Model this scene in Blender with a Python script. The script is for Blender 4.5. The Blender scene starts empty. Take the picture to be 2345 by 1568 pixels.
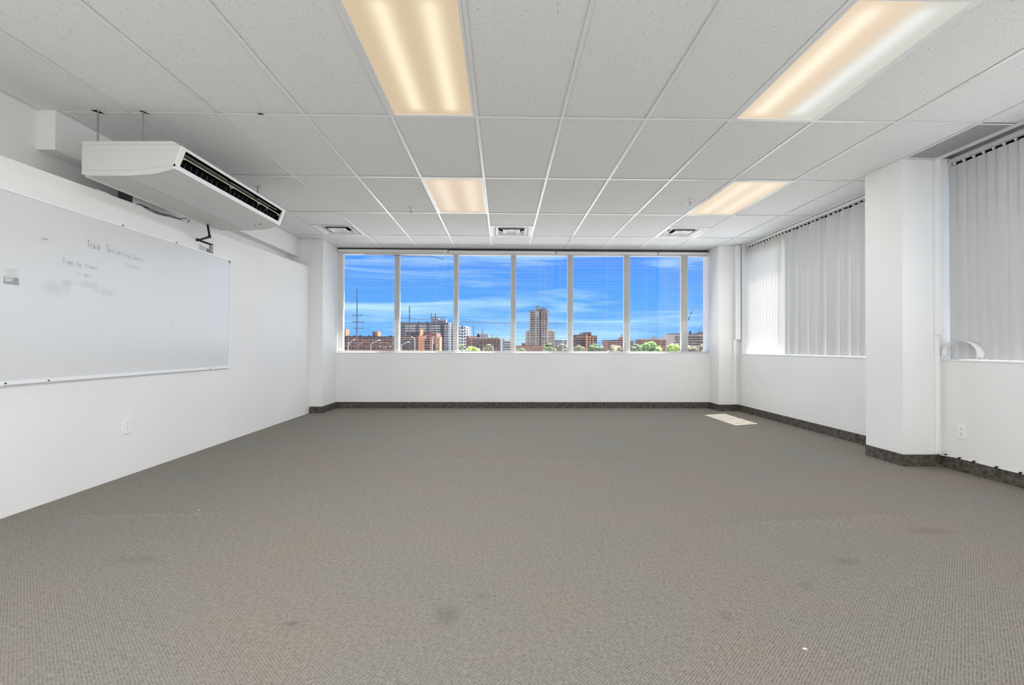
import bpy, bmesh, math, random
from mathutils import Vector, Matrix

random.seed(7)
PI = math.pi
SC = bpy.context.scene
COL = SC.collection

# ------------------------------------------------------------------ camera
CAM_H = 1.024
FPX, YAW, PITCH, ROLL = 1082.66, .0191666, .00880221, .00283141
CW, CH = 2345, 1568
_r0 = Vector((math.cos(YAW), -math.sin(YAW), 0))
_f = Vector((math.sin(YAW) * math.cos(PITCH), math.cos(YAW) * math.cos(PITCH), math.sin(PITCH)))
_u0 = _r0.cross(_f)
_r = _r0 * math.cos(ROLL) + _u0 * math.sin(ROLL)
_u = _u0 * math.cos(ROLL) - _r0 * math.sin(ROLL)
cd = bpy.data.cameras.new('camera')
cam = bpy.data.objects.new('camera', cd)
COL.objects.link(cam)
cam.matrix_world = Matrix(((_r.x, _u.x, -_f.x, 0), (_r.y, _u.y, -_f.y, 0), (_r.z, _u.z, -_f.z, CAM_H), (0, 0, 0, 1)))
cd.sensor_fit = 'HORIZONTAL'
cd.sensor_width = 36
cd.lens = FPX / CW * 36
cd.clip_end = 3000
cd.clip_start = .05
SC.camera = cam

# ------------------------------------------------------------------ colour management
SC.view_settings.view_transform = 'Standard'
SC.view_settings.look = 'None'
SC.view_settings.gamma = 1
SC.view_settings.use_curve_mapping = False
SC.view_settings.exposure = .20
SC.cycles.max_bounces = 10
SC.cycles.diffuse_bounces = 6
SC.cycles.transparent_max_bounces = 16
SC.cycles.sample_clamp_indirect = 6
SC.cycles.use_denoising = True
SC.cycles.caustics_reflective = False
SC.cycles.caustics_refractive = False

# ------------------------------------------------------------------ sky
world = bpy.data.worlds.new('sky')
SC.world = world
world.use_nodes = True
nt = world.node_tree
nt.nodes.clear()


def N(t, typ, loc=None, **k):
    n = t.nodes.new(typ)
    for a, v in k.items():
        if a in n.bl_rna.properties:
            setattr(n, a, v)
        else:
            n.inputs[a].default_value = v
    return n


wo = N(nt, 'ShaderNodeOutputWorld')
bg = N(nt, 'ShaderNodeBackground')
tc = N(nt, 'ShaderNodeTexCoord')
sep = N(nt, 'ShaderNodeSeparateXYZ')
nt.links.new(tc.outputs['Generated'], sep.inputs[0])
ramp = N(nt, 'ShaderNodeValToRGB')
e = ramp.color_ramp.elements
e[0].position = 0.0
e[0].color = (.19, .52, 1.0, 1)
e[1].position = .55
e[1].color = (.05, .20, .72, 1)
m_ = ramp.color_ramp.elements.new(.10)
m_.color = (.10, .40, 1.0, 1)
m_ = ramp.color_ramp.elements.new(.20)
m_.color = (.058, .28, 1.0, 1)
nt.links.new(sep.outputs['Z'], ramp.inputs[0])
mp = N(nt, 'ShaderNodeMapping')
mp.inputs['Scale'].default_value = (2.6, 2.6, 30)
mp.inputs['Rotation'].default_value = (0, math.radians(2.5), .4)
nt.links.new(tc.outputs['Generated'], mp.inputs[0])
cn = N(nt, 'ShaderNodeTexNoise', Scale=1.0, Detail=7.0, Roughness=.56, Distortion=.5)
nt.links.new(mp.outputs[0], cn.inputs['Vector'])
cr = N(nt, 'ShaderNodeValToRGB')
cr.color_ramp.elements[0].position = .45
cr.color_ramp.elements[0].color = (0, 0, 0, 1)
cr.color_ramp.elements[1].position = .66
cr.color_ramp.elements[1].color = (.85, .85, .85, 1)
nt.links.new(cn.outputs['Fac'], cr.inputs[0])
mx = N(nt, 'ShaderNodeMixRGB')
mx.inputs[2].default_value = (.56, .88, 1.0, 1)
nt.links.new(cr.outputs[0], mx.inputs[0])
nt.links.new(ramp.outputs[0], mx.inputs[1])
nt.links.new(mx.outputs[0], bg.inputs['Color'])
bg.inputs['Strength'].default_value = .94
nt.links.new(bg.outputs[0], wo.inputs[0])

# ------------------------------------------------------------------ sun and lamps
SUN_DIR = Vector((.945 * .39, .33 * .39, .92)).normalized()     # towards the sun
sd = bpy.data.lights.new('sun', 'SUN')
sd.energy = 14
sd.angle = math.radians(.53)
sd.color = (1, .96, .9)
sun = bpy.data.objects.new('sun', sd)
COL.objects.link(sun)
sun.rotation_euler = SUN_DIR.to_track_quat('Z', 'Y').to_euler()

CEIL = 2.662
GX = lambda c: -.80 + .61 * c
GY = lambda r: 3.369 + 1.2192 * r


def area(name, loc, rot, sx, sy, power, color):
    l = bpy.data.lights.new(name, 'AREA')
    l.shape = 'RECTANGLE'
    l.size, l.size_y = sx, sy
    l.energy = power
    l.color = color
    o = bpy.data.objects.new(name, l)
    COL.objects.link(o)
    o.location = loc
    o.rotation_euler = rot
    o.visible_camera = False
    return o


P_LAMP = 21
for c, r in ((0, -1), (4, -1), (0, 1), (5, 1), (0, -3), (4, -3), (-3, -3)):  # last three are added fill behind the camera, with no fixture
    lamp_o = area('ceiling_lamp_and_fill', (GX(c) + .305, GY(r) + .61, CEIL - .014), (0, 0, 0), .5, 1.1, P_LAMP * (.45 if c > 3 else 1.1 if r < 0 else .9), (.975, .988, 1))
    lamp_o.visible_glossy = False
# daylight entering through the window openings, then an added fill lamp
area('daylight_back', (.5, 7.86, 1.75), (-PI / 2 + .25, 0, 0), 5.4, 1.5, 31, (.97, .985, 1))
area('daylight_side', (3.74, 5.95, 1.6), (0, PI / 2, 0), 1.2, 2.5, 8, (.99, .99, 1))
area('daylight_side_near', (3.74, 2.0, 1.6), (0, PI / 2, 0), 1.3, 3.2, 13, (.99, .99, 1))
area('daylight_outside', (4.35, 5.95, 1.9), (0, PI / 2, 0), 1.8, 3.0, 18, (1, .98, .95))
front_o = area('front_fill', (.3, -2.55, .9), (PI / 2 + .42, 0, 0), 6.4, 1.6, 160, (.985, .992, 1))  # added fill behind the camera; the wall there has no window
front_o.visible_glossy = False

# ------------------------------------------------------------------ materials


def mat(name, color=(.8, .8, .8), rough=.6, metal=0, spec=.5):
    m = bpy.data.materials.new(name)
    m.use_nodes = True
    b = m.node_tree.nodes['Principled BSDF']
    b.inputs['Base Color'].default_value = (*color, 1)
    b.inputs['Roughness'].default_value = rough
    b.inputs['Metallic'].default_value = metal
    b.inputs['Specular IOR Level'].default_value = spec
    return m


def pb(m):
    return m.node_tree, m.node_tree.nodes['Principled BSDF']


def noise_color(m, c1, c2, scale, lo=.35, hi=.65, detail=3, coords='pos', stretch=(1, 1, 1), bump=0, bscale=None):
    t, b = pb(m)
    g = N(t, 'ShaderNodeNewGeometry') if coords == 'pos' else N(t, 'ShaderNodeTexCoord')
    src = g.outputs['Position'] if coords == 'pos' else g.outputs['Object']
    mpp = N(t, 'ShaderNodeMapping')
    mpp.inputs['Scale'].default_value = stretch
    t.links.new(src, mpp.inputs[0])
    n = N(t, 'ShaderNodeTexNoise', Scale=scale, Detail=detail)
    t.links.new(mpp.outputs[0], n.inputs['Vector'])
    rr = N(t, 'ShaderNodeValToRGB')
    rr.color_ramp.elements[0].position = lo
    rr.color_ramp.elements[1].position = hi
    rr.color_ramp.elements[0].color = (*c1, 1)
    rr.color_ramp.elements[1].color = (*c2, 1)
    t.links.new(n.outputs['Fac'], rr.inputs[0])
    t.links.new(rr.outputs[0], b.inputs['Base Color'])
    if bump:
        n2 = N(t, 'ShaderNodeTexNoise', Scale=bscale or scale, Detail=2)
        t.links.new(mpp.outputs[0], n2.inputs['Vector'])
        bp = N(t, 'ShaderNodeBump', Strength=bump, Distance=.002)
        t.links.new(n2.outputs['Fac'], bp.inputs['Height'])
        t.links.new(bp.outputs[0], b.inputs['Normal'])
    return m


M = {}
M['wall'] = noise_color(mat('white_wall_paint', rough=.55, spec=.3), (.80, .80, .792), (.83, .83, .823), 1.3, bump=.08, bscale=60)
M['wall_edge'] = mat('dark_cut_plaster', (.10, .10, .10), .9)
M['white'] = mat('white_enamel', (.80, .80, .79), .35)
M['tee'] = mat('white_enamelled_steel_grid', (.80, .80, .80), .25, 0, .6)
M['frame'] = mat('white_aluminium_frame', (.72, .72, .70), .35)
M['mullion'] = mat('grey_white_mullion', (.50, .50, .48), .4)
M['sill'] = mat('white_sill', (.82, .82, .82), .35)
M['alu'] = mat('brushed_aluminium', (.86, .87, .89), .35, .1)
M['steel'] = mat('galvanised_rod', (.36, .36, .36), .4, .6)
M['black'] = mat('black_plastic', (.008, .008, .008), .4)
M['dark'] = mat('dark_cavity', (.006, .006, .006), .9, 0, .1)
M['gold'] = mat('yellow_brass_bar', (.82, .72, .45), .35, .3)
M['slat'] = mat('white_blind_slat', (.74, .74, .73), .4)
M['unit'] = mat('light_grey_unit_casing', (.63, .63, .625), .45)
M['unit_trim'] = mat('white_outlet_trim', (.78, .78, .775), .4)
M['plate'] = mat('white_wall_plate', (.86, .86, .86), .35)
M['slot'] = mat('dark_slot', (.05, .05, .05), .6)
M['paper'] = mat('white_paper', (.80, .81, .82), .6)
M['ink'] = mat('grey_ink', (.18, .19, .2), .6)
M['blue_print'] = mat('slate_blue_print', (.30, .34, .42), .5)
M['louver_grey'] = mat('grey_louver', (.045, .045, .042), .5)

# ceiling tile with pin holes and fissures
mt = mat('fissured_ceiling_tile', rough=.92, spec=.1)
t, b = pb(mt)
g = N(t, 'ShaderNodeNewGeometry')
vo = N(t, 'ShaderNodeTexVoronoi', Scale=120.0)
wn = N(t, 'ShaderNodeTexNoise', Scale=60.0, Detail=2.0)
ad = N(t, 'ShaderNodeVectorMath', operation='MULTIPLY_ADD')
t.links.new(wn.outputs['Color'], ad.inputs[0])
ad.inputs[1].default_value = (.02, .02, 0)
t.links.new(g.outputs['Position'], ad.inputs[2])
t.links.new(ad.outputs[0], vo.inputs['Vector'])
sp = N(t, 'ShaderNodeSeparateColor')
t.links.new(vo.outputs['Color'], sp.inputs[0])
mr = N(t, 'ShaderNodeMapRange')
mr.inputs['From Min'].default_value = .45
mr.inputs['From Max'].default_value = 1
mr.inputs['To Min'].default_value = 0.0
mr.inputs['To Max'].default_value = .30
t.links.new(sp.outputs[0], mr.inputs[0])
lt = N(t, 'ShaderNodeMath', operation='LESS_THAN')
t.links.new(vo.outputs['Distance'], lt.inputs[0])
t.links.new(mr.outputs[0], lt.inputs[1])
fn = N(t, 'ShaderNodeTexNoise', Scale=170.0, Detail=3.0)
t.links.new(g.outputs['Position'], fn.inputs['Vector'])
rr = N(t, 'ShaderNodeValToRGB')
rr.color_ramp.elements[0].position = .33
rr.color_ramp.elements[0].color = (.74, .74, .735, 1)
rr.color_ramp.elements[1].position = .50
rr.color_ramp.elements[1].color = (.80, .80, .795, 1)
t.links.new(fn.outputs['Fac'], rr.inputs[0])
mix = N(t, 'ShaderNodeMixRGB')
mix.inputs[2].default_value = (.38, .38, .37, 1)
t.links.new(lt.outputs[0], mix.inputs[0])
t.links.new(rr.outputs[0], mix.inputs[1])
t.links.new(mix.outputs[0], b.inputs['Base Color'])
M['tile'] = mt

# ribbed loop carpet: short loops in two diagonal directions, soft colour drift, a few stains
mc = mat('grey_brown_loop_carpet', rough=.95, spec=.12)
t, b = pb(mc)
g = N(t, 'ShaderNodeNewGeometry')


def rot_noise(angle, sx, sy, scale, detail=2.0):
    mpp = N(t, 'ShaderNodeMapping')
    mpp.inputs['Rotation'].default_value = (0, 0, angle)
    t.links.new(g.outputs['Position'], mpp.inputs[0])
    mp2 = N(t, 'ShaderNodeMapping')
    mp2.inputs['Scale'].default_value = (sx, sy, 1)
    t.links.new(mpp.outputs[0], mp2.inputs[0])
    n = N(t, 'ShaderNodeTexNoise', Scale=scale, Detail=detail)
    t.links.new(mp2.outputs[0], n.inputs['Vector'])
    return n, mpp


na, ma = rot_noise(PI / 4, 1, .25, 190)
nb, mb2 = rot_noise(PI / 4, .25, 1, 190)
wa = N(t, 'ShaderNodeTexWave', Scale=34.0, Distortion=.6)
wa.wave_type = 'BANDS'
wa.bands_direction = 'X'
wa.inputs['Detail'].default_value = 1
t.links.new(ma.outputs[0], wa.inputs['Vector'])
wb = N(t, 'ShaderNodeTexWave', Scale=34.0, Distortion=.6)
wb.wave_type = 'BANDS'
wb.bands_direction = 'Y'
wb.inputs['Detail'].default_value = 1
t.links.new(ma.outputs[0], wb.inputs['Vector'])


def math2(op, a_, b_):
    n = N(t, 'ShaderNodeMath', operation=op)
    for i, v in enumerate((a_, b_)):
        if isinstance(v, (int, float)):
            n.inputs[i].default_value = v
        else:
            t.links.new(v, n.inputs[i])
    return n.outputs[0]


s1 = math2('MULTIPLY', na.outputs['Fac'], 1.0)
s2 = math2('MULTIPLY', nb.outputs['Fac'], .75)
sm = math2('ADD', s1, s2)
wv = math2('ADD', math2('MULTIPLY', wa.outputs['Fac'], .28), math2('MULTIPLY', wb.outputs['Fac'], .20))
hgt = math2('ADD', sm, wv)
rr = N(t, 'ShaderNodeValToRGB')
rr.color_ramp.elements[0].position = .78
rr.color_ramp.elements[0].color = (.125, .112, .096, 1)
rr.color_ramp.elements[1].position = 1.12
rr.color_ramp.elements[1].color = (.345, .315, .275, 1)
rr.color_ramp.elements.new(.93).color = (.245, .222, .192, 1)
mrr = N(t, 'ShaderNodeMapRange')
mrr.inputs['From Min'].default_value = .66
mrr.inputs['From Max'].default_value = 1.64
t.links.new(hgt, mrr.inputs[0])
rr.color_ramp.elements[0].position = .20
rr.color_ramp.elements[1].position = .42
rr.color_ramp.elements[2].position = .75
rr.color_ramp.elements[0].color = (.150, .138, .122, 1)
rr.color_ramp.elements[1].color = (.222, .203, .180, 1)
rr.color_ramp.elements[2].color = (.282, .259, .230, 1)
t.links.new(mrr.outputs[0], rr.inputs[0])
# colour drift
dn = N(t, 'ShaderNodeTexNoise', Scale=1.5, Detail=4.0)
t.links.new(g.outputs['Position'], dn.inputs['Vector'])
dr = N(t, 'ShaderNodeValToRGB')
dr.color_ramp.elements[0].position = .36
dr.color_ramp.elements[0].color = (.96, 1.015, 1.02, 1)
dr.color_ramp.elements[1].position = .62
dr.color_ramp.elements[1].color = (1.03, .995, .97, 1)
t.links.new(dn.outputs['Fac'], dr.inputs[0])
mul = N(t, 'ShaderNodeMixRGB', blend_type='MULTIPLY')
mul.inputs[0].default_value = 1
t.links.new(rr.outputs[0], mul.inputs[1])
t.links.new(dr.outputs[0], mul.inputs[2])
last = mul.outputs[0]
pn = N(t, 'ShaderNodeTexNoise', Scale=9.0, Detail=3.0)
t.links.new(g.outputs['Position'], pn.inputs['Vector'])
for (x, y, rx, ry, amt) in ((-.211, 1.811, .07, .10, .42), (-.779, 1.771, .045, .03, .5), (.853, 1.787, .04, .05, .35), (2.395, 2.611, .16, .07, .35),
                            (1.642, 2.244, .10, .07, .35), (1.30, 2.02, .05, .05, .25), (-.08, 1.95, .04, .03, .3), (-1.75, 2.30, .16, .07, .25)):
    mpp = N(t, 'ShaderNodeMapping')
    mpp.inputs['Location'].default_value = (-x / rx, -y / ry, 0)
    mpp.inputs['Scale'].default_value = (1 / rx, 1 / ry, 0)
    t.links.new(g.outputs['Position'], mpp.inputs[0])
    ln = N(t, 'ShaderNodeVectorMath', operation='LENGTH')
    t.links.new(mpp.outputs[0], ln.inputs[0])
    v = math2('ADD', ln.outputs['Value'], math2('MULTIPLY', pn.outputs['Fac'], .9))
    k = N(t, 'ShaderNodeMapRange')
    k.inputs['From Min'].default_value = .55
    k.inputs['From Max'].default_value = 1.4
    k.inputs['To Min'].default_value = amt * .7
    k.inputs['To Max'].default_value = 0
    t.links.new(v, k.inputs[0])
    mk = N(t, 'ShaderNodeMixRGB')
    mk.inputs[2].default_value = (.06, .055, .05, 1)
    t.links.new(k.outputs[0], mk.inputs[0])
    t.links.new(last, mk.inputs[1])
    last = mk.outputs[0]
t.links.new(last, b.inputs['Base Color'])
bp = N(t, 'ShaderNodeBump', Strength=.5, Distance=.004)
t.links.new(hgt, bp.inputs['Height'])
t.links.new(bp.outputs[0], b.inputs['Normal'])
M['carpet'] = mc
M['base'] = noise_color(mat('dark_brown_mottled_base', rough=.6, spec=.3), (.050, .045, .037), (.140, .122, .100), 28, .35, .7, 4, bump=.2, bscale=300)

# whiteboard enamel with rubbed marker smudges
mw = mat('whiteboard_enamel', (.67, .68, .69), .22, 0, .55)
t, b = pb(mw)
g = N(t, 'ShaderNodeNewGeometry')
last = None
basec = N(t, 'ShaderNodeRGB')
basec.outputs[0].default_value = (.67, .68, .69, 1)
last = basec.outputs[0]
pn = N(t, 'ShaderNodeTexNoise', Scale=22.0, Detail=4.0)
t.links.new(g.outputs['Position'], pn.inputs['Vector'])
for (y, z, ry, rz, amt) in ((3.17, 1.40, .11, .06, .34), (3.25, 1.45, .05, .03, .4), (3.42, 1.455, .12, .03, .35), (3.55, 1.42, .10, .03, .35), (3.28, 1.57, .10, .02, .2), (4.25, 1.25, .02, .05, .2)):
    mpp = N(t, 'ShaderNodeMapping')
    mpp.inputs['Location'].default_value = (0, -y / ry, -z / rz)
    mpp.inputs['Scale'].default_value = (0, 1 / ry, 1 / rz)
    t.links.new(g.outputs['Position'], mpp.inputs[0])
    ln = N(t, 'ShaderNodeVectorMath', operation='LENGTH')
    t.links.new(mpp.outputs[0], ln.inputs[0])
    v = math2('ADD', ln.outputs['Value'], math2('MULTIPLY', pn.outputs['Fac'], 1.1))
    k = N(t, 'ShaderNodeMapRange')
    k.inputs['From Min'].default_value = .5
    k.inputs['From Max'].default_value = 1.7
    k.inputs['To Min'].default_value = amt
    k.inputs['To Max'].default_value = 0
    t.links.new(v, k.inputs[0])
    mk = N(t, 'ShaderNodeMixRGB')
    mk.inputs[2].default_value = (.36, .36, .35, 1)
    t.links.new(k.outputs[0], mk.inputs[0])
    t.links.new(last, mk.inputs[1])
    last = mk.outputs[0]
t.links.new(last, b.inputs['Base Color'])
M['board'] = mw

# glass: clear with a weak reflection
mg = bpy.data.materials.new('clear_window_glass')
mg.use_nodes = True
t = mg.node_tree
t.nodes.clear()
o_ = N(t, 'ShaderNodeOutputMaterial')
tr = N(t, 'ShaderNodeBsdfTransparent')
tr.inputs[0].default_value = (.97, .98, .98, 1)
gl = N(t, 'ShaderNodeBsdfGlossy', Roughness=.02)
ms = N(t, 'ShaderNodeMixShader')
ms.inputs[0].default_value = .012
t.links.new(tr.outputs[0], ms.inputs[1])
t.links.new(gl.outputs[0], ms.inputs[2])
t.links.new(ms.outputs[0], o_.inputs[0])
M['glass'] = mg

# vertical vanes: one fabric in a brighter sunlit and a greyer unlit copy
def vane_mat(name, dc, tcol, fac):
    mv = bpy.data.materials.new(name)
    mv.use_nodes = True
    t = mv.node_tree
    t.nodes.clear()
    o_ = N(t, 'ShaderNodeOutputMaterial')
    df = N(t, 'ShaderNodeBsdfDiffuse')
    df.inputs[0].default_value = (*dc, 1)
    tl = N(t, 'ShaderNodeBsdfTranslucent')
    tl.inputs[0].default_value = (*tcol, 1)
    ms = N(t, 'ShaderNodeMixShader')
    ms.inputs[0].default_value = fac
    t.links.new(df.outputs[0], ms.inputs[1])
    t.links.new(tl.outputs[0], ms.inputs[2])
    t.links.new(ms.outputs[0], o_.inputs[0])
    return mv


M['vane'] = vane_mat('unlit_white_vane', (.60, .60, .598), (.7, .7, .69), .02)
M['vane_lit'] = vane_mat('sunlit_white_vane', (.80, .80, .79), (.92, .89, .85), .45)


def lens_mat(name, base, band, mids=(-.105, .135), cool=False, width=.055):
    m = bpy.data.materials.new(name)
    m.use_nodes = True
    t = m.node_tree
    t.nodes.clear()
    out = N(t, 'ShaderNodeOutputMaterial')
    em = N(t, 'ShaderNodeEmission')
    tcx = N(t, 'ShaderNodeTexCoord')
    s = N(t, 'ShaderNodeSeparateXYZ')
    t.links.new(tcx.outputs['Object'], s.inputs[0])

    def mm(op, a_, b_=0.0):
        n = N(t, 'ShaderNodeMath', operation=op)
        for i, v in enumerate((a_, b_)):
            if isinstance(v, (int, float)):
                n.inputs[i].default_value = v
            else:
                t.links.new(v, n.inputs[i])
        return n.outputs[0]
    tot = None
    for c in mids:
        d = mm('DIVIDE', mm('SUBTRACT', s.outputs['X'], c), width)
        gss = mm('EXPONENT', mm('MULTIPLY', mm('MULTIPLY', d, d), -1.0))
        tot = gss if tot is None else mm('ADD', tot, gss)
    ya = mm('ABSOLUTE', s.outputs['Y'])
    endf = N(t, 'ShaderNodeMapRange')
    endf.interpolation_type = 'SMOOTHSTEP'
    endf.inputs['From Min'].default_value = .585
    endf.inputs['From Max'].default_value = .47
    t.links.new(ya, endf.inputs[0])
    fac = mm('MULTIPLY', tot, endf.outputs[0])
    rgb = N(t, 'ShaderNodeMixRGB')
    rgb.inputs[1].default_value = (*base, 1)
    rgb.inputs[2].default_value = (*band, 1)
    t.links.new(fac, rgb.inputs[0])
    colr = rgb.outputs[0]
    if cool:
        k = N(t, 'ShaderNodeMapRange')
        k.inputs['From Min'].default_value = -.02
        k.inputs['From Max'].default_value = .12
        t.links.new(s.outputs['X'], k.inputs[0])
        c2 = N(t, 'ShaderNodeMixRGB')
        c2.inputs[1].default_value = (.64, .64, .58, 1)
        c2.inputs[2].default_value = (.84, .85, .82, 1)
        t.links.new(fac, c2.inputs[0])
        c3 = N(t, 'ShaderNodeMixRGB')
        t.links.new(k.outputs[0], c3.inputs[0])
        t.links.new(colr, c3.inputs[1])
        t.links.new(c2.outputs[0], c3.inputs[2])
        colr = c3.outputs[0]
    # prismatic lens texture
    w1 = mm('SINE', mm('MULTIPLY', s.outputs['X'], 900.0))
    w2 = mm('SINE', mm('MULTIPLY', s.outputs['Y'], 900.0))
    pr = mm('ADD', mm('MULTIPLY', mm('MULTIPLY', w1, w2), .06), 1.0)
    vm = N(t, 'ShaderNodeVectorMath', operation='SCALE')
    t.links.new(colr, vm.inputs[0])
    t.links.new(pr, vm.inputs['Scale'])
    t.links.new(vm.outputs[0], em.inputs['Color'])
    em.inputs['Strength'].default_value = .9
    t.links.new(em.outputs[0], out.inputs[0])
    return m


M['lens_amber'] = lens_mat('amber_prismatic_lens', (.66, .53, .36), (1.0, .88, .64))
M['lens_two'] = lens_mat('warm_and_cool_lens', (.80, .65, .48), (1.06, .93, .74), mids=(-.15, .12), cool=True, width=.06)
M['lens_peach'] = lens_mat('peach_prismatic_lens', (.74, .60, .46), (.90, .78, .64), mids=(-.13, .15), width=.08)
M['lens_cream'] = lens_mat('cream_prismatic_lens', (.86, .72, .55), (1.0, .87, .70), width=.07)

# perforated grille of the air unit
mp_ = mat('perforated_intake', (.55, .55, .54), .5)
t, b = pb(mp_)
g = N(t, 'ShaderNodeNewGeometry')
vo = N(t, 'ShaderNodeTexVoronoi', Scale=105.0)
vo.inputs['Randomness'].default_value = 0
t.links.new(g.outputs['Position'], vo.inputs['Vector'])
lt = N(t, 'ShaderNodeMath', operation='LESS_THAN')
lt.inputs[1].default_value = .28
t.links.new(vo.outputs['Distance'], lt.inputs[0])
mix = N(t, 'ShaderNodeMixRGB')
mix.inputs[1].default_value = (.58, .58, .57, 1)
mix.inputs[2].default_value = (.22, .22, .22, 1)
t.links.new(lt.outputs[0], mix.inputs[0])
t.links.new(mix.outputs[0], b.inputs['Base Color'])
M['perf'] = mp_

# outdoor materials
M['brick'] = noise_color(mat('brown_brick', rough=.9), (.25, .115, .08), (.36, .18, .12), .35)
M['brick_orange'] = noise_color(mat('orange_brick', rough=.9), (.62, .25, .12), (.74, .33, .17), .3)
M['concrete'] = noise_color(mat('pale_concrete', rough=.9), (.50, .44, .40), (.62, .54, .48), .1)
M['stone'] = noise_color(mat('beige_tower_concrete', rough=.9), (.52, .40, .32), (.64, .51, .42), .08)
M['grey_wall'] = mat('grey_facade', (.30, .28, .28), .9)
M['white_wall'] = mat('white_facade', (.82, .80, .78), .8)
M['dark_glass'] = mat('dark_window_glass', (.035, .035, .045), .25)
M['roofing'] = mat('dark_roof_edge', (.07, .06, .065), .9)
M['pole'] = mat('weathered_wood_pole', (.13, .10, .12), .9)
M['lamp_metal'] = mat('pale_street_lamp_metal', (.62, .62, .64), .5)
M['wire'] = mat('black_wire', (.02, .02, .03), .7)
M['ground'] = noise_color(mat('pale_ground', rough=.95), (.30, .29, .27), (.42, .40, .36), .05)
M['leaf_lime'] = noise_color(mat('lime_leaves', rough=.8), (.24, .38, .05), (.46, .58, .14), 1.2)
M['leaf_dark'] = noise_color(mat('olive_leaves', rough=.8), (.08, .13, .05), (.24, .29, .12), .9)
M['leaf_green'] = noise_color(mat('bright_green_leaves', rough=.8), (.13, .24, .05), (.33, .46, .12), .9)
M['leaf_dry'] = noise_color(mat('tan_green_leaves', rough=.8), (.17, .15, .09), (.34, .31, .18), .7)
M['bark'] = mat('brown_bark', (.12, .09, .06), .9)

# ------------------------------------------------------------------ mesh helpers


def bm_box(bm, x0, x1, y0, y1, z0, z1, mi=0):
    vs = [bm.verts.new((x, y, z)) for z in (z0, z1) for y in (y0, y1) for x in (x0, x1)]
    fs = [(0, 2, 3, 1), (4, 5, 7, 6), (0, 1, 5, 4), (2, 6, 7, 3), (0, 4, 6, 2), (1, 3, 7, 5)]
    for f in fs:
        bm.faces.new([vs[i] for i in f]).material_index = mi
    return vs


def bm_prism(bm, prof, axis, a, b_):
    """prof: list of 2D points; axis 'Y': (x,z) swept along y; 'X': (y,z) along x; 'Z': (x,y) along z."""
    def P(p, t):
        return {'Y': (p[0], t, p[1]), 'X': (t, p[0], p[1]), 'Z': (p[0], p[1], t)}[axis]
    va = [bm.verts.new(P(p, a)) for p in prof]
    vb = [bm.verts.new(P(p, b_)) for p in prof]
    n = len(prof)
    bm.faces.new(va)
    bm.faces.new(list(reversed(vb)))
    for i in range(n):
        bm.faces.new((va[i], vb[i], vb[(i + 1) % n], va[(i + 1) % n]))


def bm_tube(bm, pts, r, seg=8, caps=True):
    pts = [Vector(p) for p in pts]
    rings = []
    for i, p in enumerate(pts):
        d = (pts[min(i + 1, len(pts) - 1)] - pts[max(i - 1, 0)]).normalized()
        a = Vector((0, 0, 1)) if abs(d.z) < .9 else Vector((1, 0, 0))
        x = d.cross(a).normalized()
        y = d.cross(x).normalized()
        rr_ = r[i] if isinstance(r, (list, tuple)) else r
        rings.append([bm.verts.new(p + (x * math.cos(2 * PI * k / seg) + y * math.sin(2 * PI * k / seg)) * rr_) for k in range(seg)])
    for i in range(len(rings) - 1):
        for k in range(seg):
            bm.faces.new((rings[i][k], rings[i][(k + 1) % seg], rings[i + 1][(k + 1) % seg], rings[i + 1][k]))
    if caps:
        bm.faces.new(rings[0])
        bm.faces.new(list(reversed(rings[-1])))


def obj(name, bm, m, parent=None, bevel=0, smooth=False, loc=None):
    bmesh.ops.recalc_face_normals(bm, faces=bm.faces)
    me = bpy.data.meshes.new(name)
    bm.to_mesh(me)
    bm.free()
    for mm in (m if isinstance(m, (list, tuple)) else [m]):
        me.materials.append(mm)
    o = bpy.data.objects.new(name, me)
    COL.objects.link(o)
    if smooth:
        for p in me.polygons:
            p.use_smooth = True
    if bevel:
        md = o.modifiers.new('bevel', 'BEVEL')
        md.width = bevel
        md.segments = 2
        md.limit_method = 'ANGLE'
    if parent is not None:
        o.parent = parent
        # parents carry no rotation when their parts are made: child location is relative
        o.location = Vector(loc or (0, 0, 0)) - (parent.location if not loc else Vector((0, 0, 0)))
    elif loc:
        o.location = loc
    return o


def boxo(name, m, parent, x0, x1, y0, y1, z0, z1, bevel=0):
    bm = bmesh.new()
    bm_box(bm, x0, x1, y0, y1, z0, z1)
    return obj(name, bm, m, parent, bevel)


def thing(name, label, cat, loc=(0, 0, 0), group=None):
    o = bpy.data.objects.new(name, None)
    o.empty_display_size = .1
    COL.objects.link(o)
    o.location = loc
    tag(o, label, cat, group)
    return o


def tag(o, label=None, cat=None, group=None, kind=None):
    if label:
        o['label'] = label
    if cat:
        o['category'] = cat
    if group:
        o['group'] = group
    if kind:
        o['kind'] = kind
    return o


def struct(o, label=None):
    o['kind'] = 'structure'
    if label:
        o['label'] = label
    return o


def dup(o, parent=None, loc=None):
    c = o.copy()
    COL.objects.link(c)
    c.parent = parent if parent is not None else o.parent
    if loc is not None:
        c.location = loc
    return c


# ================================================================== THE ROOM
XL, XLU, XR = -2.96, -3.26, 3.80          # lower left wall face, upper left wall face, right wall face
YF = -2.70                                 # wall behind the camera
YB = 7.90                                  # face of low wall under the back window
SILL = .908
XG = 3.98                                  # side glass
YG = 8.03                                  # back glass

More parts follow.
